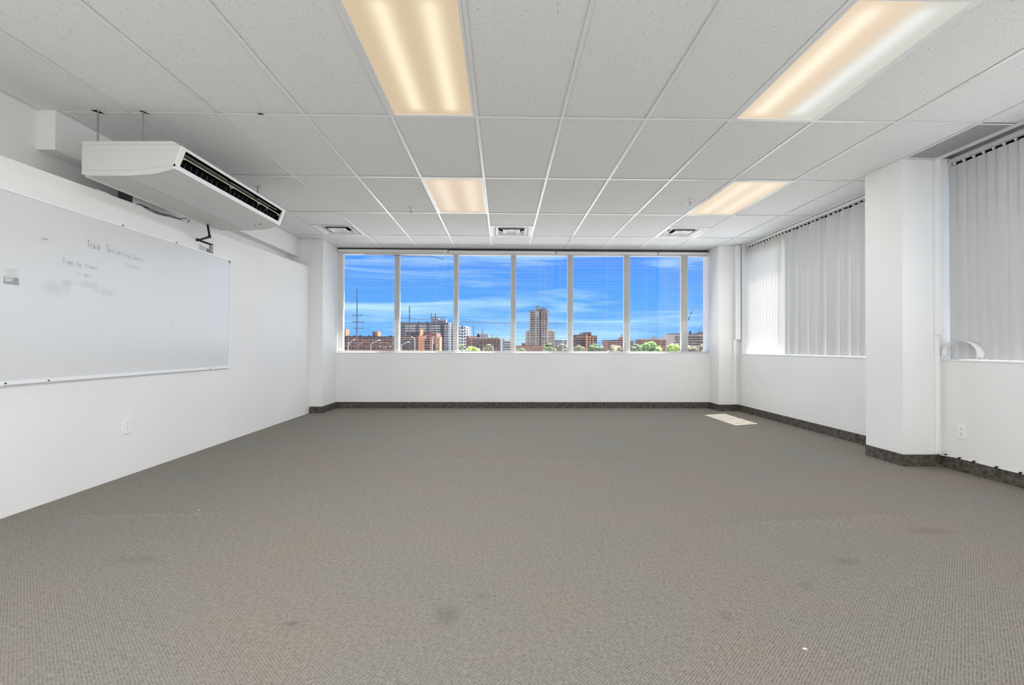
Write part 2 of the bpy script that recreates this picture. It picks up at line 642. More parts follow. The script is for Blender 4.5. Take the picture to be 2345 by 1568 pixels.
# floor: fine grid with the carpet's ripples
bm = bmesh.new()
nx, ny = 150, 230
x0, x1, y0, y1 = XLU, 4.0, YF, 8.0
ridges = [((-.75, 4.33), (.05, 4.24), .020, .05), ((.05, 4.24), (.95, 4.08), .026, .05), ((1.45, 2.72), (1.85, 2.74), .018, .05), ((1.85, 2.74), (2.35, 2.83), .022, .05),
          ((-2.6, 2.88), (-1.7, 2.93), .010, .035), ((-.95, 5.4), (.2, 5.5), .008, .07), ((-1.6, 5.1), (-.9, 4.6), .008, .06)]


def ridge_h(x, y):
    h = 0
    for (a, b2, hh, w) in ridges:
        ax, ay = a
        bx, by = b2
        L2 = (bx - ax) ** 2 + (by - ay) ** 2
        tt = ((x - ax) * (bx - ax) + (y - ay) * (by - ay)) / L2
        tc_ = max(0, min(1, tt))
        d2 = (x - ax - tc_ * (bx - ax)) ** 2 + (y - ay - tc_ * (by - ay)) ** 2
        over = abs(tt - tc_) * math.sqrt(L2)
        h = max(h, hh * math.exp(-d2 / (w * w)) * math.exp(-(over / .15) ** 2))
    return h


ys = []
y = y0
while y < y1:
    ys.append(y)
    near_r = any(min(a[1], b2[1]) - .15 < y < max(a[1], b2[1]) + .15 for a, b2, _, _ in ridges)
    y += .018 if near_r else .12
ys.append(y1)
xs = [x0 + (x1 - x0) * i / nx for i in range(nx + 1)]
V = [[bm.verts.new((x, y, ridge_h(x, y))) for x in xs] for y in ys]
for j in range(len(ys) - 1):
    for i in range(nx):
        bm.faces.new((V[j][i], V[j][i + 1], V[j + 1][i + 1], V[j + 1][i]))
fl = obj('floor', bm, M['carpet'], smooth=True)
struct(fl, 'grey brown ribbed loop carpet with ripples and stains')

# left wall: thick lower part with a sloping ledge, with a hatch hole, and thinner wall above
LEDGE = lambda y: 2.141 + (y - 2.83) * .0212
bm = bmesh.new()
HY0, HY1, HZ0, HZ1 = 4.651, 4.896, 1.90, 2.058
YE = 7.30
def wall_piece(ya, yb, za, zb):
    prof = [(ya, za if za is not None else LEDGE(ya)), (yb, za if za is not None else LEDGE(yb)), (yb, zb if zb is not None else LEDGE(yb)), (ya, zb if zb is not None else LEDGE(ya))]
    bm_prism(bm, prof, 'X', XLU, XL)
wall_piece(YF, HY0, 0, None)
wall_piece(HY1, YE, 0, None)
wall_piece(HY0, HY1, 0, HZ0)
wall_piece(HY0, HY1, HZ1, None)
bm_box(bm, XLU - .12, XLU, YF, 8.15, 0, 2.9)
wl = struct(obj('wall_left', bm, M['wall']), 'white painted wall with a ledge above the whiteboard')

# soffit beam along the left wall
bm = bmesh.new()
bm_box(bm, XLU, -3.13, 3.35, YE, 2.39, CEIL + .01)
struct(obj('trim_1', bm, M['wall']), 'boxed soffit under the ceiling along the ledge wall')
# column, back left
bm = bmesh.new()
bm_box(bm, XLU, -2.765, YE, 8.15, 0, CEIL + .01)
struct(obj('column', bm, M['wall']), 'square white column beside the ledge wall')
# column, back right
bm = bmesh.new()
bm_prism(bm, [(3.475, 7.55), (3.81, 7.55), (3.81, 7.62), (4.10, 7.62), (4.10, 8.15), (3.475, 8.15)], 'Z', 0, CEIL + .01)
struct(obj('column', bm, M['wall']), 'white column in the corner between the two window walls')
# big column on the right wall
bm = bmesh.new()
bm_box(bm, 3.463, 4.10, 4.03, 4.45, 0, CEIL + .01)
struct(obj('column', bm, M['wall']), 'big white column between the two side windows')

# back wall: low wall, header, window reveal
bm = bmesh.new()
bm_box(bm, -2.765, 3.475, YB, 8.15, 0, SILL)
bm_box(bm, -2.765, 3.475, 7.86, 8.15, 2.665, 2.95)
struct(obj('wall_back', bm, M['wall']), 'low white wall under the wide back window')
# right wall: low wall, header
bm = bmesh.new()
bm_box(bm, XR, 4.10, 4.45, 7.62, 0, SILL + .004)
bm_box(bm, XR, 4.10, YF, 4.03, 0, SILL + .004)
bm_box(bm, 3.93, 4.06, YF, 7.62, 2.52, 2.95)
bm_box(bm, XR, 4.10, YF, -.2, SILL, 2.95)
struct(obj('wall_right', bm, M['wall']), 'low white wall under the side windows')
bm = bmesh.new()
bm_box(bm, XLU - .12, 4.1, YF - .15, YF, 0, 2.95)
struct(obj('wall_front', bm, M['wall']))
# pilaster jamb between corner column and side window
bm = bmesh.new()
bm_box(bm, 3.81, 4.10, 7.455, 7.62, SILL + .004, CEIL + .01)
struct(obj('trim_2', bm, M['wall']), 'white window jamb beside the corner column')

# baseboards
def baseboard(name, pts, h=.1):
    bm = bmesh.new()
    for i in range(len(pts) - 1):
        (ax, ay), (bx, by) = pts[i], pts[i + 1]
        d = Vector((bx - ax, by - ay, 0))
        n = Vector((-d.y, d.x, 0)).normalized()
        th = .006
        d.normalize()
        a = Vector((ax, ay, 0)) - d * th * 0
        b2 = Vector((bx, by, 0)) + d * 0
        q = [a, b2, b2 + n * th, a + n * th]
        lo = [bm.verts.new(v + Vector((0, 0, -.002))) for v in q]
        hi = [bm.verts.new(v + Vector((0, 0, h))) for v in q]
        bm.faces.new(lo)
        bm.faces.new(hi)
        for k in range(4):
            bm.faces.new((lo[k], lo[(k + 1) % 4], hi[(k + 1) % 4], hi[k]))
    return struct(obj(name, bm, M['base']), 'dark brown mottled baseboard strip')


baseboard('baseboard_back', [(3.475, YB), (-2.765, YB), (-2.765, YE), (XL, YE)])
baseboard('baseboard_right', [(XR, YF), (XR, 4.03), (3.463, 4.03), (3.463, 4.45), (XR, 4.45), (XR, 7.55), (3.475, 7.55), (3.475, YB)], .102)

# ------------------------------------------------------------------ ceiling
bm = bmesh.new()
bm_box(bm, XLU - .12, 4.10, YF - .15, 8.15, 2.86, 2.98)
ceiling = struct(obj('ceiling', bm, M['dark']), 'suspended ceiling of white fissured tiles in a steel grid')
XE = 3.795


def tile_mesh(w, l):
    bm = bmesh.new()
    bm_box(bm, -w / 2, w / 2, -l / 2, l / 2, 0, .015)
    bmesh.ops.recalc_face_normals(bm, faces=bm.faces)
    me = bpy.data.meshes.new('ceiling_tile')
    bm.to_mesh(me)
    bm.free()
    me.materials.append(M['tile'])
    return me


tile_cache = {}


def put_tile(xa, xb, ya, yb):
    g_ = .0035
    w, l = round(xb - xa - 2 * g_, 4), round(yb - ya - 2 * g_, 4)
    if w < .03 or l < .03:
        return
    if (w, l) not in tile_cache:
        tile_cache[(w, l)] = tile_mesh(w, l)
    o = bpy.data.objects.new('ceiling_tile', tile_cache[(w, l)])
    COL.objects.link(o)
    o.parent = ceiling
    o.location = ((xa + xb) / 2, (ya + yb) / 2, CEIL + .003 + random.uniform(0, .0015))
    o.rotation_euler = (random.gauss(0, .0007), random.gauss(0, .0012), 0)


SKIP = {(0, -1), (4, -1), (0, 1), (5, 1)}
VENTS = {(-3, 2), (1, 2), (5, 2)}
YROW = [GY(r) for r in range(-5, 4)] + [7.845]
for r in range(-5, 4):
    ya, yb = GY(r), min(GY(r + 1), 7.845)
    for c in range(-4, 8):
        xa, xb = GX(c), GX(c + 1)
        if c == -4:
            xa = XLU if r < 0 else -3.13
            if r >= 3:
                xa = -3.13
        if c == 7:
            xb = XE
        if (c, r) in SKIP:
            continue
        if (c, r) in VENTS:
            put_tile(xa, xb, ya, ya + .61)
            continue
        if c == 7 and r == 0:
            put_tile(xa, xb, 4.45, yb)
            continue
        if r == 3:
            if c == -4:
                put_tile(xa, xb, ya, YE)
                continue
            if c == -3:
                put_tile(xa, xb, ya, YE)
                put_tile(-2.765, xb, YE, yb)
                continue
            if c == 7:
                put_tile(xa, 3.86, ya, 7.545)
                continue
        if c == 7 and r > 0:
            xb = 3.86
        put_tile(xa, xb, ya, yb)

# grid tees
TW = .012


def tee(xa, xb, ya, yb):
    bm = bmesh.new()
    bm_box(bm, xa, xb, ya, yb, CEIL - .0015, CEIL + .001)
    if xb - xa < yb - ya:
        xm = (xa + xb) / 2
        bm_box(bm, xm - .0015, xm + .0015, ya, yb, CEIL + .001, CEIL + .03)
    else:
        ym = (ya + yb) / 2
        bm_box(bm, xa, xb, ym - .0015, ym + .0015, CEIL + .001, CEIL + .03)
    return obj('tee_bar', bm, M['tee'], ceiling)


for c in range(-3, 8):
    x = GX(c)
    yend = 7.845 if c > -3 else 7.30
    if c == 7:
        tee(x - TW, x + TW, YF, 4.03)
        tee(x - TW, x + TW, 4.45, 7.55)
    else:
        tee(x - TW, x + TW, YF, yend)
for r in range(-4, 4):
    y = GY(r)
    for c in range(-4, 8):
        xa, xb = GX(c) + TW, GX(c + 1) - TW
        if c == -4:
            xa = XLU if r <= 0 and r != 0 else -3.13
            if r == 0:
                xa = -3.13
        if c == 7:
            xb = XE
            if r == 0:
                continue
        tee(xa, xb, y - TW, y + TW)
for c in (-3, 1, 5):
    tee(GX(c) + TW, GX(c + 1) - TW, GY(2) + .61 - TW, GY(2) + .61 + TW)
# wall angle
def angle(x0, x1, y0, y1, z=CEIL - .002):
    bm = bmesh.new()
    bm_box(bm, x0, x1, y0, y1, z, z + .003)
    return obj('wall_angle', bm, M['tee'], ceiling)


angle(-2.765, 3.475, 7.838, 7.86, CEIL - .004)
angle(XLU, XLU + .02, YF, 3.35)
angle(-3.13, -3.11, 3.35, YE)
angle(3.735, 3.80, YF, 4.03)
angle(3.80, 3.875, 4.45, 7.455)
# black holes cut in the tiles for the hanger rods
for pts in (((-2.870, 3.330), (-2.835, 3.333), (-2.815, 3.375), (-2.850, 3.372)), ((-2.545, 3.332), (-2.518, 3.335), (-2.500, 3.377), (-2.512, 3.377)),
            ((-2.62, 4.878), (-2.505, 4.897), (-2.505, 4.912), (-2.56, 4.890)), ((-1.735, 3.345), (-1.70, 3.35), (-1.695, 3.365), (-1.73, 3.362))):
    bm = bmesh.new()
    bm_prism(bm, pts, 'Z', CEIL - .003, CEIL - .0016)
    obj('tile_hole', bm, M['dark'], ceiling)

# ------------------------------------------------------------------ back window
w1 = struct(thing('window_1', None, None))
del_keys = [k for k in w1.keys() if k in ('category',)]
YW0, YW1 = 7.985, 8.06
bm = bmesh.new()
bm_box(bm, -2.765, 3.475, YW0, YW1, 2.57, 2.665)
fro = obj('head_frame', bm, M['frame'], w1, .003)
bm = bmesh.new()
bm_box(bm, -2.765, 3.475, YW0, YW1, SILL + .012, .948)
obj('bottom_frame', bm, M['frame'], w1, .003)
bm = bmesh.new()
bm_box(bm, -2.765, 3.475, YB - .004, YW0 + .01, SILL + .001, SILL + .014)
obj('window_sill', bm, M['sill'], w1, .003)
boxo('head_gap_shade', M['slot'], w1, -2.755, 3.47, 7.915, 7.984, 2.644, 2.6645)  # dark strip painting the shade in the slit under the ceiling edge
for xa, xb in ((-2.765, -2.685), (3.49, 3.475)):
    if xb > xa:
        boxo('jamb', M['frame'], w1, xa, xb, YW0, YW1, .948, 2.57, .003)
mull = [(-1.806, -1.741), (-.821, -.763), (.14, .206), (1.097, 1.171), (2.052, 2.134), (3.026, 3.116)]
sc_ = 8.0 / 7.95
edges = [-2.685]
for a, b2 in mull:
    a, b2 = a * sc_, b2 * sc_
    o = boxo('mullion', M['mullion'], w1, a, b2, YW0 - .01, YW1 + .02, .948, 2.57, .004)
    # slim bead on each side
    boxo('glazing_bead', M['frame'], w1, a - .012, a - .001, YW0 + .005, YW1 - .01, .95, 2.568)
    boxo('glazing_bead', M['frame'], w1, b2 + .001, b2 + .012, YW0 + .005, YW1 - .01, .95, 2.568)
    edges += [a, b2]
edges.append(3.475)
for i in range(0, len(edges), 2):
    boxo('pane', M['glass'], w1, edges[i], edges[i + 1], YG, YG + .006, .94, 2.58)

# side windows
for k, (ya, yb, mulls) in enumerate(((4.45, 7.455, (5.45, 6.45)), (-.2, 4.03, (.85, 1.9, 2.95)))):
    w = struct(thing('window_%d' % (k + 2), None, None))
    boxo('head_frame', M['frame'], w, XG - .03, XG + .03, ya, yb, 2.47, 2.52)
    boxo('head_shade', M['dark'], w, 3.922, 3.93, ya, yb, 2.52, 2.66)  # near-black strip standing in for the shade above the window head
    boxo('bottom_frame', M['frame'], w, XG - .03, XG + .03, ya, yb, SILL + .004, .955)
    boxo('window_sill', M['sill'], w, XR - .006, XG - .03, ya, yb, SILL + .004, SILL + .016, .002)
    e_ = [ya] + list(mulls) + [yb]
    for m_y in mulls:
        boxo('mullion', M['mullion'], w, XG - .03, XG + .03, m_y - .03, m_y + .03, .955, 2.47)
    for i in range(len(e_) - 1):
        boxo('pane', M['glass'], w, XG, XG + .006, e_[i], e_[i + 1], .93, 2.50)

# ------------------------------------------------------------------ venetian blinds
SP = .0288
NS = 56
Z0S = .972


def slat_mesh(L, name='slat'):
    bm = bmesh.new()
    W = .0102
    prof = [(-W, 0), (-W / 2, .0011), (0, .0015), (W / 2, .0011), (W, 0), (W / 2, .0006), (0, .0010), (-W / 2, .0006)]
    bm_prism(bm, prof, 'X', -L / 2, L / 2)
    bmesh.ops.recalc_face_normals(bm, faces=bm.faces)
    me = bpy.data.meshes.new(name)
    bm.to_mesh(me)
    bm.free()
    me.materials.append(M['slat'])
    return me


blinds = [(-2.752, -.935, 'white horizontal slat blind with a bent slat hanging down, beside the ledge-wall column'),
          (-.905, .875, 'white horizontal slat blind covering the middle panes and the tall tower'),
          (.905, 2.60, 'white horizontal slat blind in front of the stepped brick apartment block'),
          (2.63, 3.468, 'short horizontal slat blind against the corner column')]
YBL = 7.935
for bi, (xa, xb, lab) in enumerate(blinds):
    L = xb - xa
    xm = (xa + xb) / 2
    th = thing('venetian_blind', lab, 'blind', (xm, YBL, 2.64), 'horizontal slat blinds of the back window')
    dz = (.0, -.012, -.018, -.014)[bi]
    boxo('head_rail', M['white'], th, xa, xb, YBL - .019, YBL + .019, 2.605 + dz, 2.640 + dz, .002)
    me = slat_mesh(L - .01)
    for k in range(NS):
        z = Z0S + k * SP
        if z > 2.585 + dz:
            break
        if bi == 0 and k in (53,):
            continue
        o = bpy.data.objects.new('slat', me)
        COL.objects.link(o)
        o.parent = th
        o.location = (random.uniform(-.002, .002), 0, z - 2.64)
        tilt = {0: .06, 1: .08, 2: .08, 3: -.02}[bi]
        o.rotation_euler = (tilt + random.gauss(0, .03), random.gauss(0, .0007), 0)
    boxo('bottom_rail', M['slat'], th, xa, xb, YBL - .013, YBL + .013, .930 + .004 * (bi % 2), .944 + .004 * (bi % 2), .002)
    for cx in ([xa + .18, xm, xb - .18] if L > 1 else [xa + .12, xb - .12]):
        for dy in (-.0135, .0135):
            bm = bmesh.new()
            bm_tube(bm, [(cx, YBL + dy, .944), (cx, YBL + dy, 2.606 + dz)], .0007, 4)
            obj('ladder_cord', bm, M['slat'], th)
    if bi == 0:
        # a slat that has buckled out of its ladder
        bm = bmesh.new()
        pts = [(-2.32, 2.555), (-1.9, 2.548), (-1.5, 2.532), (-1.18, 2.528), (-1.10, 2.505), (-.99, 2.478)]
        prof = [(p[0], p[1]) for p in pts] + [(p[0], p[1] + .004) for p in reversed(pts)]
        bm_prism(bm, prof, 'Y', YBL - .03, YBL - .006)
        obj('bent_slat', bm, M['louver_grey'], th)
        bm = bmesh.new()
        pts = [(-1.95, 2.575), (-1.72, 2.578), (-1.45, 2.598), (-1.25, 2.602), (-1.0, 2.592), (-.96, 2.584)]
        prof = [(p[0], p[1]) for p in pts] + [(p[0], p[1] + .010) for p in reversed(pts)]
        bm_prism(bm, prof, 'Y', YBL - .032, YBL - .024)
        obj('loose_valance_strip', bm, M['slat'], th)
    if bi == 1:
        bm = bmesh.new()
        bm_tube(bm, [(.62, YBL - .022, 2.58), (.622, YBL - .024, 1.62)], .0022, 6)
        obj('tilt_wand', bm, M['white'], th)
    if bi == 0:
        bm = bmesh.new()
        bm_tube(bm, [(-2.70, YBL - .022, 2.60), (-2.70, YBL - .022, 1.05)], .0015, 6)
        obj('pull_cord', bm, M['slat'], th)

# ------------------------------------------------------------------ vertical vane blinds
VW = .089


def vane_mesh(h, m):
    bm = bmesh.new()
    prof = []
    n = 4
    th_ = .0006
    for i in range(n + 1):
        u_ = -VW / 2 + VW * i / n
        prof.append((u_, .004 * (1 - (2 * i / n - 1) ** 2)))
    prof += [(p[0], p[1] + th_) for p in reversed(prof)]
    bm_prism(bm, prof, 'Z', -h, 0)
    bmesh.ops.recalc_face_normals(bm, faces=bm.faces)
    me = bpy.data.meshes.new('vane')
    bm.to_mesh(me)
    bm.free()
    me.materials.append(m)
    for p in me.polygons:
        p.use_smooth = False
    return me


XV = 3.885
ZV = 2.592
VM = vane_mesh(ZV - (SILL + .022), M['vane'])
VMS = vane_mesh(ZV - (SILL + .022), M['vane_lit'])
bm = bmesh.new()
bm_box(bm, -.004, .004, -.012, .012, 0, .022)
bmesh.ops.recalc_face_normals(bm, faces=bm.faces)
HM = bpy.data.meshes.new('vane_clip')
bm.to_mesh(HM)
bm.free()
HM.materials.append(M['white'])


def vertical_blind(ya, yb, step, label, angf, skip=()):
    th = thing('vertical_blind', label, 'blind', (XV, (ya + yb) / 2, CEIL - .01), 'vertical vane blinds of the side windows')
    boxo('head_rail', M['frame'], th, XV - .022, XV + .022, ya, yb, 2.622, 2.655, .002)
    y = yb - step / 2
    i = 0
    while y > ya + .01:
        if i not in skip:
            # rotation 0 = vane lying along the window
            a = angf(y, i)
            o = bpy.data.objects.new('vane', VMS if y > 6.42 else VM)
            COL.objects.link(o)
            o.parent = th
            o.location = (random.uniform(-.004, .004), y - th.location.y, ZV - th.location.z)
            o.rotation_euler = (random.gauss(0, .001), random.gauss(0, .0015), PI / 2 + a)
            h = bpy.data.objects.new('vane_clip', HM)
            COL.objects.link(h)
            h.parent = o
            h.location = (0, 0, .002)
        y -= step
        i += 1
    return th


def ang1(y, i):
    if y > 6.42:
        # turned open: edge towards the sun
        return -(PI / 2 - math.atan2(.33, .945)) - .38 + random.gauss(0, .03)
    return (.0, .62, .08, .74, -.04, .35, .60, .02, .45, .06, .80, .0)[i % 12] + random.gauss(0, .04)


vertical_blind(4.47, 7.44, .080, 'pale vertical vane blind between the corner column and the big column, part open', ang1)
vertical_blind(-.18, 4.02, .080, 'closed vertical vane blind above the curled loose vane', lambda y, i: .22 + random.gauss(0, .02))

# fallen vane curled on the sill
bm = bmesh.new()
arc = []
for i in range(21):
    a = -PI * .14 + (PI * 1.22) * i / 20
    arc.append((3.862 - .140 * math.cos(a), max(SILL + .019, SILL + .072 + .104 * math.sin(a))))
rows = []
for (y_, z_) in arc:
    xf = 3.800 - (y_ - 3.72) * .08
    rows.append((bm.verts.new((xf, y_, z_)), bm.verts.new((xf + .034, y_, z_ + .001)), bm.verts.new((xf + .067, y_, z_))))
for a, b2 in zip(rows[:-1], rows[1:]):
    bm.faces.new((a[0], b2[0], b2[1], a[1]))
    bm.faces.new((a[1], b2[1], b2[2], a[2]))
fv = tag(obj('fallen_vane', bm, M['white'], smooth=True), 'loose white blind vane curled up on the sill beside the big column', 'blind vane')
md = fv.modifiers.new('thickness', 'SOLIDIFY')
md.thickness = .001

# ------------------------------------------------------------------ raceways, cable
th = thing('cable_raceway', 'white wall raceway running down the big column to the baseboard', 'raceway', (3.755, 4.01, .1), 'white cable raceways')
boxo('wide_cover', M['plate'], th, 3.735, 3.779, 3.998, 4.029, 1.135, CEIL - .004, .003)
boxo('narrow_cover', M['plate'], th, 3.738, 3.770, 4.008, 4.029, .11, 1.135, .003)
th = thing('cable_raceway', 'slim white raceway in the corner column beside the far side window', 'raceway', (3.74, 7.53, .1), 'white cable raceways')
boxo('wide_cover', M['plate'], th, 3.715, 3.795, 7.47, 7.549, 1.15, CEIL - .004, .003)
boxo('narrow_cover', M['plate'], th, 3.700, 3.745, 7.515, 7.549, .11, 1.15, .003)
th = thing('cable', 'white cable clipped along the top of the baseboard near the big column', 'cable', (3.79, 3.8, .105))
bm = bmesh.new()
pts = [(3.752, 4.0, .125), (3.756, 3.992, .108), (3.772, 3.984, .104), (3.792, 3.955, .103)] + [(3.794, 3.9 - k * .15, .106 + .001 * math.sin(k * 2)) for k in range(12)]
bm_tube(bm, pts, .0035, 6)
obj('cable_run', bm, M['white'], th, smooth=True)
for y in (3.982, 3.859, 3.739, 3.564, 3.396, 3.2, 3.0):
    bm = bmesh.new()
    bm_box(bm, 3.784, 3.7995, y - .007, y + .007, .1115, .117)
    bm_box(bm, 3.784, 3.789, y - .007, y + .007, .100, .1115)
    bm_box(bm, 3.786, 3.7995, y + .007, y + .020, .100, .106)
    obj('cable_clip', bm, M['black'], th)

# ------------------------------------------------------------------ outlets
def outlet(loc, normal, label, kind='duplex', h=.115, w=.072):
    """normal: '+x' plate on left wall, '-x' on right wall, '-y' on back wall"""
    th = thing('wall_outlet', label, 'outlet', loc, 'white wall outlets')
    R = {'+x': PI / 2, '-x': -PI / 2, '-y': 0}[normal]
    def part(name, m, x0, x1, z0, z1, d0, d1, bev=0, par=th):
        bm = bmesh.new()
        bm_box(bm, x0, x1, -d1, -d0, z0, z1)
        bmesh.ops.rotate(bm, verts=bm.verts, cent=(0, 0, 0), matrix=Matrix.Rotation(R, 3, 'Z'))
        bmesh.ops.recalc_face_normals(bm, faces=bm.faces)
        me = bpy.data.meshes.new(name)
        bm.to_mesh(me)
        bm.free()
        me.materials.append(m)
        o = bpy.data.objects.new(name, me)
        COL.objects.link(o)
        o.parent = par
        if bev:
            md = o.modifiers.new('b', 'BEVEL')
            md.width = bev
            md.segments = 2
        return o
    part('cover_plate', M['plate'], -w / 2, w / 2, -h / 2, h / 2, .0, .007, .002)
    if kind == 'duplex':
        for s in (-1, 1):
            f = part('receptacle', M['plate'], -.017, .017, s * .020 - .0145, s * .020 + .0145, .007, .0095, .002)
            for dx in (-.006, .006):
                part('slot', M['slot'], dx - .0014, dx + .0014, s * .020 + .001, s * .020 + .009, .0094, .0099, 0, f)
            part('slot', M['slot'], -.003, .003, s * .020 - .009, s * .020 - .004, .0094, .0099, 0, f)
    elif kind == 'decora':
        f = part('receptacle', M['plate'], -.0165, .0165, -.033, .033, .007, .0095, .001)
        for s in (-1, 1):
            part('slot', M['slot'], -.003, .003, s * .018 - .004, s * .018 + .002, .0094, .0099, 0, f)
    else:
        f = part('jack', M['slot'], -.005, .005, -.006, .006, .007, .0085)
    return th


outlet((XL + .001, 3.781, .394), '+x', 'white outlet low on the wall under the whiteboard', 'decora', .125, .083)
outlet((-2.485, YB - .001, .33), '-y', 'white outlet on the back wall beside the ledge-wall column', 'duplex')
outlet((-.127, YB - .001, .342), '-y', 'white outlet in the middle of the low back wall', 'duplex')
outlet((-2.764, 7.79, .318), '+x', 'narrow jack plate on the side of the ledge-wall column', 'jack', .115, .07)
outlet((XR - .001, 7.255, .352), '-x', 'white outlet under the far side window next to the corner', 'duplex')
outlet((XR - .001, 3.846, .335), '-x', 'white duplex outlet on the low wall below the curled blind vane', 'duplex', .118, .076)

# ------------------------------------------------------------------ ceiling light fixtures
def troffer(c, r, lens, label):
    cx, cy = GX(c) + .305, GY(r) + .6096
    th = thing('ceiling_light', label, 'ceiling light', (cx, cy, CEIL), 'fluorescent ceiling panels')
    hx, hy = .305 - TW - .001, .6096 - TW - .001
    w = .018
    bm = bmesh.new()
    bm_box(bm, -hx, hx, -hy, -hy + w, -.003, .012)
    bm_box(bm, -hx, hx, hy - w, hy, -.003, .012)
    bm_box(bm, -hx, -hx + w, -hy + w, hy - w, -.003, .012)
    bm_box(bm, hx - w, hx, -hy + w, hy - w, -.003, .012)
    o = obj('frame', bm, M['tee'])
    o.parent = th
    bm = bmesh.new()
    bm_box(bm, -hx + w, hx - w, -hy + w, hy - w, .003, .006)
    o = obj('lens', bm, lens)
    o.parent = th
    bm = bmesh.new()
    bm_box(bm, -hx + .002, hx - .002, -hy + .002, hy - .002, .013, .10)
    o = obj('housing', bm, M['white'])
    o.parent = th
    # two latches on the long side
    for y in (-.35, .35):
        bm = bmesh.new()
        bm_box(bm, -hx + .004, -hx + .012, y - .015, y + .015, -.005, -.003)
        o = obj('latch', bm, M['alu'])
        o.parent = th


troffer(0, -1, M['lens_amber'], 'large amber ceiling light panel with two soft tube bands above the camera')
troffer(4, -1, M['lens_two'], 'large ceiling light panel, one tube warm and the other cool white')
troffer(0, 1, M['lens_peach'], 'peach ceiling light panel directly beyond the large amber one')
troffer(5, 1, M['lens_cream'], 'cream ceiling light panel close to the side window blind')

# ------------------------------------------------------------------ air diffusers
def frustum_ring(bm, s0, z0, s1, z1, th_=.0015):
    """square louver skirt from half-size s0 at z0 to s1 at z1"""
    a = [bm.verts.new((x * s0, y * s0, z0)) for x, y in ((-1, -1), (1, -1), (1, 1), (-1, 1))]
    b_ = [bm.verts.new((x * s1, y * s1, z1)) for x, y in ((-1, -1), (1, -1), (1, 1), (-1, 1))]
    for i in range(4):
        bm.faces.new((a[i], a[(i + 1) % 4], b_[(i + 1) % 4], b_[i]))


def diffuser(c, label):
    cx, cy = GX(c) + .305, GY(2) + .61 + .305
    th = thing('air_diffuser', label, 'air vent', (cx, cy, CEIL), 'square ceiling air diffusers')
    s = .305 - TW - .001
    def P(name, bm, m, sol=.0015):
        o = obj(name, bm, m)
        o.parent = th
        if sol:
            md = o.modifiers.new('s', 'SOLIDIFY')
            md.thickness = sol
        return o
    bm = bmesh.new()
    w = .028
    bm_box(bm, -s, s, -s, -s + w, -.003, .0)
    bm_box(bm, -s, s, s - w, s, -.003, .0)
    bm_box(bm, -s, -s + w, -s + w, s - w, -.003, .0)
    bm_box(bm, s - w, s, -s + w, s - w, -.003, .0)
    P('flange', bm, M['white'], 0)
    bm = bmesh.new()
    frustum_ring(bm, s - w, 0, .195, .036)
    P('outer_cone', bm, M['white'])
    bm = bmesh.new()
    frustum_ring(bm, .218, -.005, .190, .004)
    frustum_ring(bm, .218, -.005, .220, .001)
    P('louver', bm, M['white'])
    bm = bmesh.new()
    # dished centre plate with a raised rim
    n = 12
    vs = []
    for j in range(n + 1):
        row = []
        for i in range(n + 1):
            x, y = -.12 + .24 * i / n, -.12 + .24 * j / n
            d = math.hypot(x, y) / .105
            z = -.006
            if max(abs(x), abs(y)) > .115:
                z = .004
            elif d < 1:
                z = -.006 + .030 * (1 - d * d) ** .5
            row.append(bm.verts.new((x, y, z)))
        vs.append(row)
    for j in range(n):
        for i in range(n):
            bm.faces.new((vs[j][i], vs[j][i + 1], vs[j + 1][i + 1], vs[j + 1][i]))
    P('centre_plate', bm, M['white'])
    bm = bmesh.new()
    ring = [(.188 * math.cos(2 * PI * k / 24), .188 * math.sin(2 * PI * k / 24)) for k in range(24)]
    bm_prism(bm, ring, 'Z', .033, .12)
    P('duct', bm, M['dark'], 0)
    bm = bmesh.new()
    bm_box(bm, -.20, .20, -.20, .20, .037, .039)
    P('back_pan', bm, M['white'], 0)
    bm = bmesh.new()
    for sx in (-1, 1):
        bm_tube(bm, [(sx * .05, -.10, .0), (sx * .02, -.03, .046)], .004, 6)
        bm_tube(bm, [(sx * .13, -.13, .004), (sx * .18, -.18, .02)], .004, 6)
    P('damper_bracket', bm, M['black'], 0)


diffuser(-3, 'square white ceiling diffuser by the ledge-wall column')
diffuser(1, 'square white ceiling diffuser in line with the middle of the back window')
diffuser(5, 'square white ceiling diffuser near the corner column')

# return air grille beside the side window
th = thing('return_grille', 'grey ribbed return air grille in the ceiling beside the big column', 'air vent', (3.605, 3.69, CEIL))
bm = bmesh.new()
bm_box(bm, 3.482, 3.735, 3.385, 4.00, CEIL + .010, CEIL + .016)
obj('grille_core', bm, M['louver_grey'], th)
bm = bmesh.new()
gm = mat('grey_grille_bar', (.40, .40, .39), .5)
y = 3.39
n_ = 0
bars = bpy.data.meshes.new('grille_bar')
bm_box(bm, -.1265, .1265, -.0035, .0035, -.004, .004)
bmesh.ops.recalc_face_normals(bm, faces=bm.faces)
bm.to_mesh(bars)
bm.free()
bars.materials.append(gm)
while y < 3.998:
    o = bpy.data.objects.new('grille_bar', bars)
    COL.objects.link(o)
    o.parent = th
    o.location = (3.6085 - 3.605, y - 3.69, .004)
    y += .0125
bm = bmesh.new()
bm_box(bm, 3.472, 3.74, 3.998, 4.012, CEIL - .003, CEIL + .006)
bm_box(bm, 3.482, 3.735, 3.378, 3.387, CEIL - .003, CEIL + .006)
obj('grille_frame', bm, M['tee'], th)

